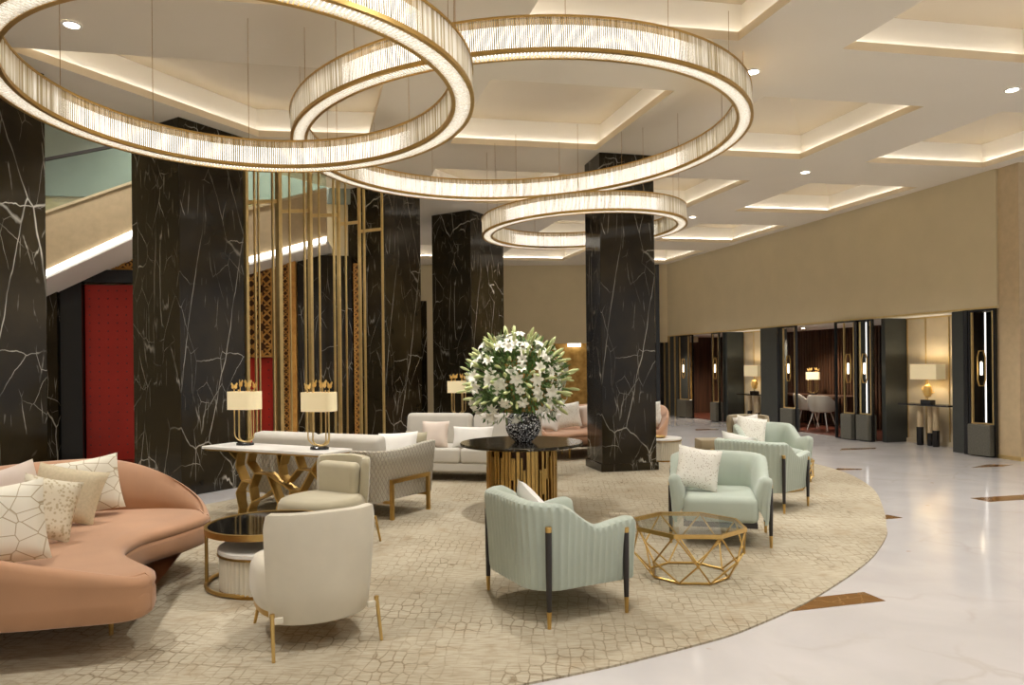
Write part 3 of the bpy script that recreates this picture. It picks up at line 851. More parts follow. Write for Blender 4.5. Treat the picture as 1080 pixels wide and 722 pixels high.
# curved peach sofa
OUT = [(-1.97, 3.86), (-2.04, 3.73), (-2.3, 3.65), (-2.64, 3.58), (-3.05, 3.6), (-3.5, 3.85), (-3.82, 4.35), (-3.92, 4.95), (-3.72, 5.5), (-3.3, 5.74), (-2.85, 5.78), (-2.5, 5.68), (-2.35, 5.5)]
INN = [(-2.36, 5.25), (-2.43, 5.0), (-2.49, 4.8), (-2.47, 4.55), (-2.38, 4.36), (-2.2, 4.18), (-2.03, 4.02)]
SB = Vector((-2.9, 4.7))
def peach_sofa(label, loc, rz):
    t = thing('curved_sofa', label, 'sofa', loc, rz)
    outer = [Vector(p)-SB for p in OUT]; inner = [Vector(p)-SB for p in INN]
    loop = catmull([Vector((p.x, p.y, 0)) for p in outer+inner], 6)
    loop = [Vector((p.x, p.y)) for p in loop]
    NL = normals2(loop)
    cen = Vector((-.3, .1))
    area = sum(a.x*b.y-b.x*a.y for a, b in zip(loop, loop[1:]+loop[:1]))
    if area < 0: NL = [-q for q in NL]
    def lay(o, z): return [(p.x+q.x*o, p.y+q.y*o, z) for p, q in zip(loop, NL)]
    m = MB(); m.loops([lay(-.10, .205), lay(-.03, .21), lay(-.01, .225), lay(.0, .26), lay(.0, .33), lay(-.006, .352), lay(-.02, .36)])
    m.build('sofa_base', M['peach'], t, 50)
    m = MB(); m.loops([lay(-.03, .345), lay(-.008, .36), lay(-.0, .38), lay(-.004, .405), lay(-.03, .425), lay(-.08, .438), lay(-.13, .442)])
    m.build('seat_cushion', M['peach'], t, 60)
    # back: swept along the outer curve
    oc = catmull([Vector((p.x, p.y, 0)) for p in outer], 8, closed=False); oc = [Vector((p.x, p.y)) for p in oc]
    NB = normals2(oc, False)
    if (oc[len(oc)//2]+NB[len(oc)//2]*.1-cen).length < (oc[len(oc)//2]-cen).length: NB = [-q for q in NB]
    rings = []; n = len(oc)-1
    for k, (p, q) in enumerate(zip(oc, NB)):
        u = k/n
        a = smooth01(u/.56)*smooth01((1-u)/.27)
        zt = .425+(.83-.425)*a
        th = .05+.14*a
        fl = .06*a
        prof = [(-.03, .215), (0.002, .24), (.004, .32), (fl*.5+.004, .36+(zt-.36)*.45), (fl+.004, zt-.035), (fl-.012, zt-.008), (fl-.035, zt), (fl-.065*max(.4, a), zt-.012), (fl-th*.7, zt-.06*a-.012), (-th*.95, .44+(zt-.44)*.3), (-th-.01, .38), (-th*.6, .3)]
        rings.append([(p.x+q.x*o, p.y+q.y*o, z) for o, z in prof])
    m = MB(); m.loops(rings); m.build('curved_back', M['peach'], t, 60)
    for x, y in ((.55, -.56), (.14, 1.0), (-.02, -.70), (-.75, -.55), (-.8, .6)):
        lg = MB(); lg.lathe([(.012, 0), (.02, .215)], 12, (x, y, 0)); lg.build('leg', M['gold'], t, 40)
    return t
ps = peach_sofa('peach velvet curved sofa with pillows at the left edge of the photo', (SB.x, SB.y, .012), 0)
dup(ps, (1.55, 12.25, .012), -pi/2-.1, 'peach curved sofa half hidden behind the free-standing column')

# pillows
def pillow_mesh(w, h, th):
    m = MB(); n = 14; top = []; bot = []
    for j in range(n+1):
        for i in range(n+1):
            u, v = -1+2*i/n, -1+2*j/n
            x = w/2*u*(1-.07*(1-v*v)); z = h/2*v*(1-.07*(1-u*u))
            y = th/2*((1-u**4)*(1-v**4))**.6 if abs(u) < 1 and abs(v) < 1 else 0
            top.append((x, y, z)); bot.append((x, -y, z))
    T = [m.bm.verts.new(p) for p in top]
    B = [T[k] if (k % (n+1) in (0, n) or k//(n+1) in (0, n)) else m.bm.verts.new(bot[k]) for k in range(len(bot))]
    for j in range(n):
        for i in range(n):
            a = j*(n+1)+i
            m.bm.faces.new((T[a], T[a+1], T[a+n+2], T[a+n+1]))
            m.bm.faces.new((B[a+n+1], B[a+n+2], B[a+1], B[a]))
    return m
def pillow(label, mat, w, h, th, bottom, fdir, lean=20, roll=0, tassel=False):
    """bottom: point the lower edge stands on; fdir: direction the front looks"""
    m = pillow_mesh(w, h, th); o = m.build('pillow', M[mat], None, 60)
    tag(o, label, 'pillow')
    rm = Matrix.Rotation(face(*fdir), 4, 'Z') @ Matrix.Rotation(R(lean), 4, 'X') @ Matrix.Rotation(R(roll), 4, 'Y')
    rr = abs(sin(R(roll)))*w/2*.85+abs(cos(R(roll)))*h/2*.96
    o.matrix_world = Matrix.Translation(bottom) @ rm
    o.location = Vector(bottom)+(rm.to_3x3() @ Matrix.Rotation(R(-roll), 3, 'Y') @ Vector((0, 0, 0)))+Matrix.Rotation(face(*fdir), 3, 'Z') @ Matrix.Rotation(R(lean), 3, 'X') @ Vector((0, 0, rr))
    return o
zs = .456
pillow('cream pillow with gold lines standing farthest on the left peach sofa', 'goldline', .46, .44, .15, (-3.20, 5.33, zs), (.45, -.9), 22, 8)
pillow('sand woven pillow between two patterned pillows on the left peach sofa', 'sandfab', .46, .40, .15, (-3.16, 5.0, zs), (.4, -.92), 24, -14)
pillow('small cream crackle pillow in front of the sand pillow on the peach sofa', 'crackle', .34, .40, .13, (-2.93, 4.5, zs), (.75, -.66), 16, -18)
pillow('plain pale pillow at the back left of the peach sofa', 'blush', .46, .42, .15, (-3.46, 4.85, zs), (.6, -.8), 25, 16)
pillow('large gold-lined pillow nearest the camera on the peach sofa', 'goldline', .44, .46, .16, (-2.84, 3.93, zs), (.45, -.9), 10, 6)

# cream tub chairs
def tub_chair(label, loc, rz, shell='cream', seatm='cream'):
    t = thing('tub_chair', label, 'armchair', loc, rz)
    # back shell: sections along x
    rings = []; n = 40
    for k in range(n+1):
        u = -1+2*k/n
        ax = .288*math.sin(u*1.25)/math.sin(1.25)
        yb = -.36+.17*(1-cos(u*1.25))/(1-cos(1.25))*.9
        nx, ny = math.sin(u*1.1), -cos(u*1.1)
        e = 1-abs(u)
        corner = 0 if e > .1 else (.1-e)/.1
        zt = .765-.05*(1-math.sqrt(max(0, 1-corner**2)))-.01*(abs(u))
        zb = .145+.02*corner
        th = .07
        prof = []
        for o, f in ((-.01, 0), (.0, .02), (.012, .3), (.02, .6), (.024, .93), (.018, .985), (-.01, 1.0), (-.045, .985), (-.05, .93), (-.06, .5), (-.06, .05), (-.05, 0)):
            z = zb+(zt-zb)*f; sc = .975+.04*f
            prof.append(((ax+nx*o)*sc, yb+ny*o-.04*(f-.4)*.5, z))
        rings.append(prof)
    m = MB(); m.loops(rings); m.build('back_shell', M[shell], t, 60)
    m = MB(); m.box((0, -.205, .56), (.44, .13, .31), bevel=.055, seg=4)
    for v in m.bm.verts: v.co.y += .25*v.co.x**2*2
    m.build('back_pad', M[seatm], t, 60)
    lp = []
    for k in range(48):
        a = 2*pi*k/48; c, s = cos(a), sin(a)
        lp.append(Vector((.318*math.copysign(abs(c)**.75, c), .02+.335*math.copysign(abs(s)**.75, s))))
    def lay(o, z): return [(p.x*(1+o), (p.y-.02)*(1+o)+.02, z) for p in lp]
    m = MB(); m.loops([lay(-.1, .20), lay(-.02, .205), lay(.03, .26), lay(.04, .33), lay(.02, .40), lay(-.04, .435), lay(-.14, .45), lay(-.5, .455)]); m.build('seat', M[seatm], t, 60)
    m = MB(); m.loops([lay(-.08, .17), lay(-.03, .172), lay(-.03, .208), lay(-.08, .208)]); m.build('gold_base_band', M['gold'], t, 40)
    for sx in (-1, 1):
        m = MB(); m.tube([(sx*.295, -.385, 0), (sx*.288, -.325, .235)], [.009, .012], 8); lg = m.build('leg', M['gold'], t, 40)
        m = MB(); m.lathe([(.014, .215), (.014, .235), (0, .24)], 8, (sx*.288, -.325, 0)); m.build('leg_knob', M['gold'], lg, 40)
        m = MB(); m.box((sx*.262, -.328, .195), (.06, .022, .034), bevel=.005, seg=2); m.build('strap', M[shell], lg)
        m = MB(); m.tube([(sx*.27, .28, 0), (sx*.24, .24, .19)], [.009, .012], 8); m.build('leg', M['gold'], t, 40)
    return t
tc = tub_chair('cream curved-back tub chair seen from behind in the foreground', (-1.20, 4.20, .012), face(-.5, .866))
t2c = dup(tc, (-1.63, 6.12, .012), face(-.5, -.87), 'beige tub chair facing the camera in front of the quilted sofa')
for ch in t2c.children:
    if ch.name.startswith(('back_pad', 'seat', 'back_shell')):
        ch.data = ch.data.copy(); ch.data.materials[0] = M['beige']
t3c = dup(tc, (3.52, 10.62, .012), face(-.3, -1), 'taupe tub chair mostly hidden behind the farthest mint armchair')
for ch in t3c.children:
    if ch.name.startswith(('back_pad', 'seat', 'back_shell')):
        ch.data = ch.data.copy(); ch.data.materials[0] = M['taupe']

# black round coffee table and the drum beneath it
t = thing('coffee_table', 'round black-topped coffee table with gold ring frame', 'table', (-1.78, 5.17, .012))
m = MB(); m.lathe([(0, .402), (.405, .402), (.41, .41), (.41, .424), (0, .424)], 64); m.build('black_top', plain('black glass top', srgb(14, 13, 12), .06), t, 30)
m = MB(); m.lathe([(.412, .385), (.435, .385), (.435, .428), (.412, .428), (.412, .385)], 64); m.build('gold_rim', M['gold'], t, 30)
m = MB(); m.tube([(.425*cos(R(a)), .425*sin(R(a)), .02) for a in range(70, 320, 8)], .014, 8); m.build('base_ring', M['gold'], t, 50)
for a in (75, 195, 308):
    m = MB(); m.tube([(.423*cos(R(a)), .423*sin(R(a)), .02), (.423*cos(R(a)), .423*sin(R(a)), .39)], .013, 8); m.build('leg', M['gold'], t, 50)
def drum(label, loc, r, h, mat='cream', topm='white'):
    t = thing('drum_table', label, 'table', loc)
    m = MB(); m.lathe([(r-.012, .02), (r-.01, h-.045)], 240, flute=.008, nf=60); m.build('fluted_body', M[mat], t, 60)
    m = MB(); m.lathe([(r-.02, 0), (r-.012, 0), (r-.012, .022), (r-.02, .022)], 64); m.build('base_band', M['darkgold'], t, 30)
    m = MB(); m.lathe([(r-.015, h-.048), (r+.002, h-.045), (r+.002, h-.033), (r-.015, h-.032)], 64); m.build('gold_band', M['gold'], t, 30)
    m = MB(); m.lathe([(0, h-.034), (r-.012, h-.034), (r-.002, h-.028), (r-.002, h-.006), (r-.01, h), (0, h)], 64); m.build('white_top', M[topm], t, 30)
    return t
drum('low white-topped fluted drum table tucked under the black coffee table', (-1.74, 5.06, .012), .345, .30)
drum('low fluted drum table right of the free-standing column', (2.40, 11.55, .012), .34, .36)
m = MB(); m.lathe([(0, 0), (.12, 0), (.15, .025), (.145, .028), (.115, .008), (0, .008)], 32); o = m.build('tray', M['gold'], None, 50); o.location = (2.33, 11.5, .373); tag(o, 'small round gold tray on the far drum table', 'tray')
m = MB(); m.box((0, 0, .11), (.5, .45, .19), bevel=.02, seg=2); o = m.build('ottoman', M['taupe'], None, 40); o.location = (3.62, 13.0, .012)
tag(o, 'low taupe block ottoman on the rug beyond the mint armchairs', 'ottoman')
o.location = (3.55, 12.7, .012)

# console table
rzc = atan2(-.45, .893)
CC = Vector((-2.39, 7.15))
t = thing('console_table', 'white marble console table on branching gold strap legs', 'console table', (CC.x, CC.y, .012), rzc)
m = MB(); m.box((0, 0, .735), (1.62, .42, .028), bevel=.004, seg=1); m.build('marble_top', M['white'], t)
m = MB(); m.box((0, 0, .712), (1.58, .38, .016)); m.build('top_frame', M['gold'], t)
ED = [((60,200),(70,115)),((60,200),(100,290)),((100,290),(60,370)),((60,370),(80,470)),((80,470),(70,535)),((150,110),(135,170)),((135,170),(185,235)),((185,235),(150,330)),((150,330),(165,420)),((165,420),(140,470)),((140,470),(150,535)),
      ((100,290),(160,300)),((0,90),(60,150)),((265,235),(335,415)),((335,415),(300,535)),((185,235),(265,235)),((300,330),(240,380)),((240,380),(165,420)),((330,95),(350,240)),((350,240),(385,280)),((385,280),(460,190)),((460,190),(540,190)),((440,95),(470,190)),
      ((265,235),(410,320)),((410,320),(470,325)),((470,325),(540,190)),((410,320),(410,420)),((410,420),(440,535)),((470,325),(510,390)),((510,390),(490,535)),((540,190),(600,95)),((370,95),(350,170)),((540,190),(590,260)),((590,260),(560,380)),((560,380),(600,535))]
m = MB()
for a, b_ in ED:
    A = (a[0]*.0021-.62, .0, max(.004, .854-.00159*a[1])); B_ = (b_[0]*.0021-.62, .0, max(.004, .854-.00159*b_[1]))
    A = (A[0], 0, min(A[2], .705)); B_ = (B_[0], 0, min(B_[2], .705))
    m.bar(A, B_, .016, .11, up=(0, 1, 0))
m.build('strap_base', M['gold'], t)

# tube lamps with butterflies
def butterfly_mesh(m, c, s, rz):
    for sg in (-1, 1):
        pts = [(0, 0, 0), (.3, .1, .5), (.75, .2, .95), (1.0, .2, .7), (.8, .15, .2), (.85, .12, -.2), (.5, .08, -.55), (.15, 0, -.3)]
        V = []
        for dy in (-.03, .03):
            for x, y, z in pts:
                X, Y, Z = sg*x*s*.75, y*s+dy*s, z*s
                V.append(m.bm.verts.new((c[0]+X*cos(rz)-Y*sin(rz), c[1]+X*sin(rz)+Y*cos(rz), c[2]+Z)))
        n = len(pts)
        f1 = m.bm.faces.new(V[:n]); f2 = m.bm.faces.new(V[n:][::-1])
        for i in range(n): m.bm.faces.new((V[i], V[(i+1) % n], V[n+(i+1) % n], V[n+i]))
    m.tube([(c[0], c[1], c[2]-.5*s), (c[0], c[1], c[2]+.5*s)], .08*s, 6)
def tube_lamp(label, loc, rz, h=.66, sw=.33, sh=.185, base_h=0.37, lit=.0):
    t = thing('table_lamp', label, 'lamp', loc, rz)
    m = MB(); m.lathe([(0, 0), (.095, 0), (.095, .018), (.085, .026), (0, .026)], 32)
    for v in m.bm.verts: v.co.y *= .7
    m.build('base', M['black'], t, 30)
    for x0, x1, y in ((-.12, .10, 0), (-.085, .055, .03), (-.05, .12, -.03)):
        rad = (x1-x0)/2; cx_ = (x0+x1)/2; pts = [(x0, y, base_h+sh+.02)]
        for a in range(180, 361, 15): pts.append((cx_+rad*cos(R(a)), y, .036+rad*.75+rad*.75*sin(R(a))))
        pts.append((x1, y, base_h+sh+.02))
        m = MB(); m.tube(pts, .0065, 8); m.build('tube', M['bronze'], t, 60)
    m = MB(); a = []
    prof = [(1, base_h), (1, base_h+sh), (.985, base_h+sh), (.985, base_h)]
    def el(k, z): return [(k*sw/2*math.copysign(abs(cos(2*pi*q/48))**.5, cos(2*pi*q/48)), k*.105*math.copysign(abs(sin(2*pi*q/48))**.5, sin(2*pi*q/48)), z) for q in range(48)]
    m.loops([el(1, base_h), el(1, base_h+sh), el(.97, base_h+sh), el(.97, base_h), el(1, base_h)], cap=False); m.build('lamp_shade', M['litshade'], t, 40)
    for x, y, z, s, rr in ((-.12, .0, .05, .045, .4), (-.07, .03, .075, .05, -.5), (.05, -.02, .07, .055, .2), (.1, .02, .06, .045, -.3)):
        m = MB(); butterfly_mesh(m, (x, y, base_h+sh+z), s, rr); m.tube([(x, y, base_h+sh-.02), (x, y, base_h+sh+z)], .004, 6); m.build('butterfly', M['butterfly'], t)
    m = MB(); m.lathe([(0, base_h+.05), (.03, base_h+.07), (.03, base_h+.12), (0, base_h+.14)], 12); m.build('bulb', M['bulb'], t, 60)
    return t
def onc(x, y): v = Matrix.Rotation(rzc, 2) @ Vector((x, y)); return (CC.x+v.x, CC.y+v.y, .762)
l1 = tube_lamp('left butterfly lamp with cream shade on the white console', onc(-.45, .03), rzc+.25)
dup(l1, onc(.56, .02), rzc+.25, 'right butterfly lamp with cream shade on the white console')

# quilted grey sofa seen from behind
def quilted_sofa(label, loc, rz):
    t = thing('sofa', label, 'sofa', loc, rz)
    hw, yb, yf, rc = .93, -.40, .40, .12
    path = []
    for k in range(17): path.append(Vector((hw+.10*(1-k/16), yf+(yb+rc-yf)*k/16)))
    for k in range(1, 9): a = -pi/2*k/8; path.append(Vector((hw-rc+rc*cos(a), yb+rc+rc*sin(a))))
    for k in range(1, 40): path.append(Vector((hw-rc-2*(hw-rc)*k/40, yb)))
    path += [Vector((-p.x, p.y)) for p in path[:25][::-1]]
    NO = normals2(path, False)
    if NO[0].x < 0: NO = [-q for q in NO]
    rings = []
    for k, (p, q) in enumerate(zip(path, NO)):
        arm = smooth01((p.y+.2)/.6)
        zt = .70+.045*arm
        prof = [(-.03, .18), (0, .19), (.0, .22), (.02, .4), (.045, .58), (.065, zt-.015), (.055, zt), (.0, zt-.002), (-.02, zt-.02), (-.05, .55), (-.06, .3), (-.06, .2)]
        rings.append([(p.x+q.x*o, p.y+q.y*o, z) for o, z in prof])
    m = MB(); m.loops(rings); m.build('quilted_shell', M['quilt'], t, 60)
    for sx in (-1, 1):
        m = MB(); m.box((sx*.43, .09, .345), (.85, .72, .17), bevel=.04, seg=3); m.build('seat_cushion', M['greysofa'], t, 60)
        m = MB(); m.box((sx*.43, -.235, .63), (.84, .2, .42), bevel=.06, seg=4, m=Matrix.Rotation(R(8), 4, 'X')); m.build('back_cushion', M['greysofa'], t, 60)
    m = MB(); m.box((0, .03, .22), (1.7, .72, .08)); m.build('deck', M['greysofa'], t)
    for sx in (-1, 1):
        m = MB(); x = sx*(hw+.065)
        m.bar((x, -.3, 0), (x, -.3, .40), .035, .035); m.bar((x+sx*.055, .3, 0), (x+sx*.055, .3, .40), .035, .035); m.bar((x, -.32, .385), (x+sx*.055, .32, .385), .035, .04); m.bar((x-sx*.1, -.3, .175), (x, -.3, .175), .03, .03); m.bar((x-sx*.1, .3, .175), (x+sx*.05, .3, .175), .03, .03)
        m.build('gold_side_frame', M['gold'], t)
    return t
quilted_sofa('pale grey sofa with quilted outer back seen from behind the console', (-2.0, 7.86, .012), face(.42, .907))
# far sofa
t = thing('sofa', 'pale grey sofa facing the camera under the far lamp', 'sofa', (-.62, 9.95, .012), face(-.2, -.98))
for sx in (-1, 1):
    m = MB(); m.box((sx*.5, .1, .345), (.99, .74, .2), bevel=.04, seg=3); m.build('seat_cushion', M['greysofa'], t, 60)
    m = MB(); m.box((sx*.5, -.28, .64), (.98, .2, .46), bevel=.07, seg=4, m=Matrix.Rotation(R(10), 4, 'X')); m.build('back_cushion', M['greysofa'], t, 60)
m = MB(); m.box((0, .05, .19), (2.0, .8, .12), bevel=.02); m.build('sofa_base', M['greysofa'], t)
for x in (-.9, .9):
    for y in (-.28, .38):
        m = MB(); m.lathe([(.014, 0), (.018, .13)], 10, (x, y, 0)); m.build('leg', M['gold'], t, 40)
zq = .455
pillow('large white pillow on the quilted sofa arm, leftmost of the far pillows', 'whitefab', .46, .40, .15, (-1.28, 7.72, zq), (-.2, -.98), 20, 4)
pillow('olive beige pillow next to the large white pillow', 'beige', .30, .40, .13, (-1.12, 7.87, zq), (-.5, -.86), 14)
pillow('blush pillow at the left end of the far grey sofa', 'blush', .38, .38, .14, (-1.07, 9.66, .462), (-.1, -.99), 22)
pillow('white lumbar pillow in the middle of the far grey sofa', 'whitefab', .56, .30, .14, (-.55, 9.6, .462), (-.15, -.98), 22)
pillow('peach-tinted pillow on the far grey sofa beside the vase', 'blush', .34, .36, .14, (.18, 9.62, .462), (-.3, -.95), 22, 12)
pillow('left pillow of the pair on the far peach sofa', 'dotted', .46, .46, .15, (.95, 12.3, zs), (-.1, -1), 22, 8)
pillow('right pillow of the pair on the far peach sofa', 'blush', .42, .42, .15, (1.35, 12.45, zs), (-.2, -1), 22, 12)
pillow('white pillow at the left end of the far peach sofa behind the vase', 'whitefab', .46, .34, .15, (.55, 11.95, zs), (-.2, -1), 30, -8)
pillow('speckled pillow on the far peach sofa right of the column', 'dotted', .46, .46, .15, (2.32, 12.15, zs), (-.2, -1), 18, 6)
pillow('large fleck-dotted pillow on the mint armchair behind the glass table', 'dotted', .38, .38, .14, (1.62, 6.22, .437), (-.2, -.98), 20, -9)
pillow('speckled pillow on the farthest mint armchair', 'dotted', .40, .40, .14, (3.2, 9.5, .437), (-.1, -1), 20, -10)
pillow('white pillow peeking over the back of the nearest mint armchair', 'whitefab', .32, .32, .11, (.20, 4.62, .437), (.89, .46), 24, 36)
pillow('white pillow barely showing over the third mint armchair back', 'whitefab', .40, .36, .13, (2.56, 7.9, .437), (.73, .68), 24, 10)
pillow('cream pillow on top of the hidden taupe tub chair', 'whitefab', .36, .30, .12, (3.46, 10.5, .468), (-.3, -1), 12, 10)

# round flower table
t = thing('pedestal_table', 'round black marble table on a ribbed gold drum holding the lilies', 'table', (.09, 7.42, .012))
m = MB(); m.lathe([(0, .715), (.615, .715), (.64, .725), (.64, .742), (.632, .75), (0, .75)], 72); m.build('marble_top', M['marble'], t, 30)
m = MB(); m.lathe([(0, 0), (.30, 0), (.30, .714), (0, .714)], 48); m.build('core', M['latticeback'], t, 30)
m = MB(); a = 0
while a < 360:
    wdt = random.choice((2.0, 3.0, 4.2, 5.5)); rr = .33+random.choice((0, .008, .016))
    z0 = random.choice((0, 0, 0, .1, .25, .4)); z1 = random.choice((.712, .712, .712, .62, .5))
    mid = R(a+wdt/2); m.box((rr*cos(mid), rr*sin(mid), (z0+z1)/2), (.045, 2*rr*sin(R(wdt/2)), z1-z0), mid); a += wdt+random.choice((.5, .9, 1.6))
m.build('gold_fins', M['gold'], t)
m = MB(); m.lathe([(0, 0), (.085, 0), (.09, .008), (.15, .06), (.182, .13), (.186, .17), (.175, .23), (.14, .285), (.125, .30), (.115, .30), (.13, .28), (.165, .22), (0, .2)], 48)
o = m.build('vase', M['vase'], None, 50); o.location = (.11, 7.42, .762); tag(o, 'round black vase with white pebble mosaic on the marble table', 'vase')
# lilies
ar = thing('lily_bouquet', 'big round bouquet of white lilies and green buds in the vase', 'flowers', (.05, 7.42, .96))
def lily_mesh():
    m = MB()
    for k in range(6):
        a = k*pi/3; L = .085 if k % 2 else .08
        A = []
        for i, (r, z, w) in enumerate(((.004, 0, .006), (.022, .03, .018), (.048, .05, .025), (.072, .05, .018), (.09, .036, .003))):
            A.append([(r*cos(a)-y*sin(a), r*sin(a)+y*cos(a), z+(.006 if y else 0)) for y in (-w, 0, w)])
        VR = [[m.bm.verts.new(p) for p in row] for row in A]
        for r0, r1 in zip(VR, VR[1:]):
            for q in range(2): m.bm.faces.new((r0[q], r0[q+1], r1[q+1], r1[q]))
    m.tube([(0, 0, -.04), (0, 0, .005)], [.004, .008], 6)
    return m
def bud_mesh():
    m = MB(); m.lathe([(.003, -.05), (.006, 0), (.013, .025), (.015, .05), (.010, .085), (0, .1)], 8); return m
lm = lily_mesh().build('lily', M['petal'], ar, 50); bm_ = bud_mesh().build('lily_bud', M['bud'], ar, 50)
cen = Vector((0, 0, .42))
def fib(n, k, jit=.12):
    z = 1-2*(k+.5)/n; ph = k*2.399963
    r = math.sqrt(1-z*z); return (Vector((r*cos(ph), r*sin(ph), z))+Vector([random.uniform(-jit, jit) for _ in range(3)])).normalized()
def put(o, d, rad):
    o.matrix_local = Matrix.Translation(cen+Vector((d.x*1.03, d.y*1.03, d.z))*rad) @ d.to_track_quat('Z', 'Y').to_matrix().to_4x4() @ Matrix.Rotation(random.uniform(0, 6), 4, 'Z') @ Matrix.Rotation(random.uniform(-.4, .4), 4, 'X')
nlily = 0; nbud = 0
for k in range(150):
    d = fib(150, k)
    if d.z < -.72 or nlily >= 98: continue
    if d.y > .55: continue
    o = lm if nlily == 0 else lm.copy()
    if nlily: COL.objects.link(o); o.parent = ar
    nlily += 1
    put(o, d, random.uniform(.40, .50)); s = random.uniform(.62, .92); o.scale = (s, s, s)
for k in range(170):
    d = fib(170, k, .2)
    if d.z < -.6 or d.y > .6 or nbud >= 98: continue
    o = bm_ if nbud == 0 else bm_.copy()
    if nbud: COL.objects.link(o); o.parent = ar
    nbud += 1
    put(o, d, random.uniform(.44, .54)); s = random.uniform(.9, 1.4); o.scale = (s, s, s)
m = MB()
for k in range(1700):
    d = fib(1700, k, .25); r0 = random.uniform(.24, .5); L = random.uniform(.07, .13); w = random.uniform(.01, .018)
    if d.z < -.75: continue
    t_ = (d+Vector([random.uniform(-.8, .8) for _ in range(3)])).normalized(); sd = t_.cross(d).normalized() if t_.cross(d).length > .05 else Vector((1, 0, 0))
    p = cen+d*r0
    V = [m.bm.verts.new(q) for q in (p, p+t_*L*.5+sd*w, p+t_*L, p+t_*L*.5-sd*w)]
    m.bm.faces.new(V)
for k in range(40):
    d = fib(40, k); m.tube([(random.uniform(-.05, .05), random.uniform(-.05, .05), -.1), cen*.4+d*.05, cen+d*.38], .004, 4)
lf = m.build('foliage', M['leaf'], ar, norm=False); lf['kind'] = 'stuff'

# geometric glass tables
def glass_table(label, loc, rz):
    t = thing('glass_table', label, 'table', loc, rz)
    zt, Rt, zm, Rm, Rb, zb = .378, .405, .165, .40, .285, .01
    oc = lambda r, z, off=0: [Vector((r*cos(2*pi*(k+off)/8), r*sin(2*pi*(k+off)/8), z)) for k in range(8)]
    T, Mn, Bn = oc(Rt, zt-.014), oc(Rm, zm, .5), oc(Rb, zb)
    m = MB(); rr = [oc(Rt+.012, zt-.028), oc(Rt+.012, zt), oc(Rt-.008, zt), oc(Rt-.008, zt-.028), oc(Rt+.012, zt-.028)]
    m.loops(rr, cap=False); m.build('gold_rim', M['gold'], t)
    m = MB(); m.loops([oc(Rt-.009, zt-.010), oc(Rt-.009, zt-.002)]); m.build('glass_top', M['glass'], t)
    m = MB()
    for k in range(8):
        for a, b_ in ((T[k], Mn[k]), (T[k], Mn[k-1]), (Mn[k], Bn[k]), (Mn[k], Bn[(k+1) % 8])): m.tube([a, b_], .0065, 6)
        m.tube([Mn[k]+Vector((0, 0, -.012)), Mn[k]+Vector((0, 0, .012))], .011, 8)
    m.build('wire_frame', M['gold'], t, 50)
    m = MB(); m.tube(Bn, .009, 6, closed=True); m.build('base_ring', M['gold'], t)
    return t
gt = glass_table('octagonal glass table on a geometric gold wire frame in front', (1.28, 5.22, .012), R(18))
dup(gt, (3.27, 8.76, .012), R(10), 'second gold wire table mostly hidden behind the third mint armchair')

# far console with lamp behind the grey sofa
t = thing('console_table', 'dark console behind the far grey sofa carrying a lamp', 'console table', (-.95, 11.35, .012), face(-.2, -.98))
m = MB(); m.box((0, 0, .74), (1.5, .36, .03)); m.build('top', M['black'], t)
m = MB()
for x in (-.68, .68):
    for y in (-.13, .13): m.bar((x, y, 0), (x, y, .725), .03, .03)
m.build('frame', M['gold'], t)
dup(l1, (-.86, 11.3, .768), face(-.2, -.98), 'far butterfly lamp left of the lilies behind the grey sofa')

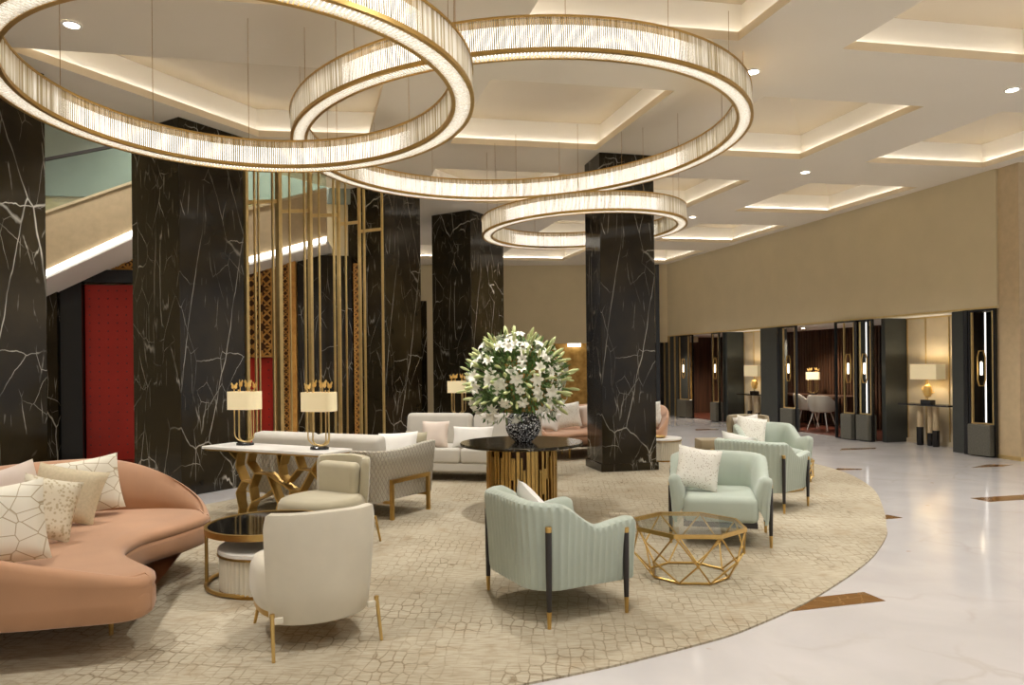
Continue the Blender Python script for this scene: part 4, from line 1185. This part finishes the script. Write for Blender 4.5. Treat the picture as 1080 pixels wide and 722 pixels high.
# right-hand niches: consoles and lamps
def niche_console(label, s, d):
    c = wl(s, d); t = thing('console_table', label, 'console table', (c.x, c.y, 0), AW)
    m = MB(); m.box((0, 0, .755), (1.1, .34, .025)); m.build('top', M['black'], t)
    for x, h, y in ((-.17, .30, .02), (.0, .24, -.04), (.17, .34, .03)):
        m = MB(); m.lathe([(.055, 0), (.06, .02), (.06, h)], 20, (x, y, 0)); lg = m.build('leg', M['black'], t, 40)
        m = MB(); m.lathe([(.052, h), (.052, .742)], 20, (x, y, 0)); m.build('stone_shaft', M['stonewall'], lg, 40)
    return t
def coral_lamp(label, s, d):
    c = wl(s, d); t = thing('table_lamp', label, 'lamp', (c.x, c.y, .7685), AW)
    m = MB(); m.box((0, 0, .04), (.22, .13, .08), bevel=.006, seg=1); m.build('base', M['black'], t)
    m = MB(); m.tube([(0, 0, .08), (0, 0, .60)], .008, 8); m.build('stem', M['gold'], t)
    m = MB()
    for k in range(26):
        a = random.uniform(0, 2*pi); el = random.uniform(-.9, 1.2)
        dv = Vector((cos(a)*cos(el), .55*sin(a)*cos(el), sin(el))); p = Vector((0, 0, .25))+dv*.085
        sd = Vector((-sin(a), cos(a), 0)); up = dv.cross(sd)
        pts = [p-sd*.035, p+up*.02+dv*.02, p+sd*.035, p+up*.065+dv*.035]
        V = [m.bm.verts.new(q) for q in (pts[0], pts[1], pts[2], pts[3])]; V2 = [m.bm.verts.new(q+dv*.008) for q in pts]
        m.bm.faces.new(V); m.bm.faces.new(V2[::-1])
        for i in range(4): m.bm.faces.new((V[i], V[(i+1) % 4], V2[(i+1) % 4], V2[i]))
    m.lathe([(0, .12), (.06, .15), (.08, .25), (.06, .34), (0, .36)], 14)
    m.build('gilded_leaf_body', M['butterfly'], t, 40)
    m = MB(); sw, sd_, z0, z1 = .29, .11, .46, .74
    o_ = [(-sw, -sd_), (sw, -sd_), (sw, sd_), (-sw, sd_)]
    m.loops([[(x, y, z0) for x, y in o_], [(x, y, z1) for x, y in o_], [(x*.98, y*.96, z1) for x, y in o_], [(x*.98, y*.96, z0) for x, y in o_], [(x, y, z0) for x, y in o_]], cap=False)
    m.build('lamp_shade', M['litshade'], t)
    L = bpy.data.lights.new('lamp_bulb', 'POINT'); L.energy = 14; L.color = (1, .90, .72); L.shadow_soft_size = .04
    lo = bpy.data.objects.new('lamp_bulb', L); COL.objects.link(lo); lo.parent = t; lo.location = (0, 0, .6)
    return t
niche_console('black console with three pillar legs in the right niche', 1.72, .42)
coral_lamp('rectangular-shade gold leaf lamp in the right niche', 1.74, .42)
niche_console('black console with three pillar legs in the far middle niche', 7.05, .42)
coral_lamp('rectangular-shade gold leaf lamp in the far middle niche', 7.05, .42)

# white shell chairs and desk in the side room
def shell_chair(label, s, d, rz):
    c = wl(s, d); t = thing('dining_chair', label, 'chair', (c.x, c.y, .012), rz)
    rings = []
    for k in range(33):
        a = R(-200+220*k/32); u = abs(k-16)/16
        zt = .80-.18*smooth01((u-.35)/.6)
        r = .29; x, y = r*cos(a), r*sin(a)*.95
        nx, ny = cos(a), sin(a)
        rings.append([(x+nx*o, y+ny*o, z) for o, z in ((-.08, .42), (-.02, .43), (.015, .55), (.03, zt-.015), (.02, zt), (0, zt), (-.015, zt-.02), (-.03, .55), (-.06, .47))])
    m = MB(); m.loops(rings); m.build('shell_back', M['greysofa'], t, 60)
    m = MB(); m.lathe([(0, .40), (.2, .40), (.25, .43), (.25, .46), (.2, .48), (0, .485)], 28); m.build('seat', M['greysofa'], t, 60)
    for x, y in ((-.17, -.17), (.17, -.17), (-.17, .17), (.17, .17)):
        m = MB(); m.tube([(x*1.4, y*1.4, 0), (x*.8, y*.8, .41)], [.009, .014], 8); m.build('leg', M['white'], t, 50)
    return t
sc = shell_chair('white shell chair seen from behind at the dark desk in the side room', 5.05, .82, face(.75, .65))
c = wl(5.93, 1.1); dup(sc, (c.x, c.y, .012), face(.95, -.2), 'white shell chair seen side-on beside the portal screen')
c = wl(6.15, 1.62); t = thing('desk', 'long dark wooden desk against the slatted wall', 'desk', (c.x, c.y, .012), AW)
m = MB(); m.box((0, 0, .735), (2.6, .55, .04)); m.build('top', M['slat'], t)
for x in (-1.25, 1.25):
    m = MB(); m.box((x, 0, .357), (.05, .5, .714)); m.build('side_panel', M['slat'], t)
c = wl(6.25, 1.55); dup(l1, (c.x, c.y, .768), face(-.4, -.9), 'butterfly lamp with cream shade on the dark desk in the side room')
for s, d in ((5.9, 1.0), (9.6, 1.0)):
    c = wl(s, d)
    t = thing('downlight', 'ceiling downlight above the white chairs' if s < 7 else 'ceiling downlight in the far dark side room', 'ceiling light', (c.x, c.y, HZ-.001))
    m = MB(); m.lathe([(.05, -.01), (.065, -.01), (.065, -.001), (.05, -.001), (.05, -.01)], 20); m.build('trim_ring', M['white'], t)
    m = MB(); m.lathe([(0, -.007), (.049, -.007), (.049, -.003), (0, -.003)], 20); m.build('lens', M['lens'], t)
    L = bpy.data.lights.new('downlight_lamp', 'SPOT'); L.energy = 260; L.color = (1, .86, .70); L.spot_size = R(130); L.spot_blend = .8; L.shadow_soft_size = .05
    lo = bpy.data.objects.new('downlight_lamp', L); COL.objects.link(lo); lo.parent = t; lo.location = (0, 0, -.03)

# ------------------------------------------------------------------ world, camera, colour
w = bpy.data.worlds.new('hall'); SC.world = w; w.use_nodes = True
bg = w.node_tree.nodes['Background']; bg.inputs[0].default_value = (1.0, .975, .95, 1); bg.inputs[1].default_value = .8
cam = bpy.data.cameras.new('camera'); co = bpy.data.objects.new('camera', cam); COL.objects.link(co)
cam.sensor_width = 36; cam.lens = 25; cam.shift_y = 25/1080; cam.clip_end = 200
co.matrix_world = Matrix.Translation((0, 0, 1.55)) @ Matrix.Rotation(pi/2, 4, 'X') @ Matrix.Rotation(R(-.6), 4, 'Z')
SC.camera = co
vs = SC.view_settings
vs.view_transform = 'Standard'; vs.look = 'None'; vs.exposure = 0; vs.gamma = 1; vs.use_curve_mapping = False

# repeats belong together
GR = {'armchair': 'mint fluted armchairs', 'tub_chair': 'curved-back tub chairs', 'pillow': 'sofa and armchair pillows', 'marble_column': 'black marble columns',
      'ring_chandelier': 'crystal ring chandeliers', 'downlight': 'recessed ceiling downlights', 'floor_inlay': 'brown floor inlays', 'portal_screen': 'portal screens along the right wall',
      'lattice_panel': 'carved lattice panels', 'table_lamp': 'table lamps', 'curved_sofa': 'peach curved sofas', 'drum_table': 'fluted drum tables', 'glass_table': 'gold wire glass tables',
      'dining_chair': 'white shell chairs', 'staircase': 'pale stair flights'}
for o in list(SC.objects):
    if o.parent is None and 'kind' not in o:
        n = o.name.split('.')[0]
        if n in GR and 'group' not in o: o['group'] = GR[n]
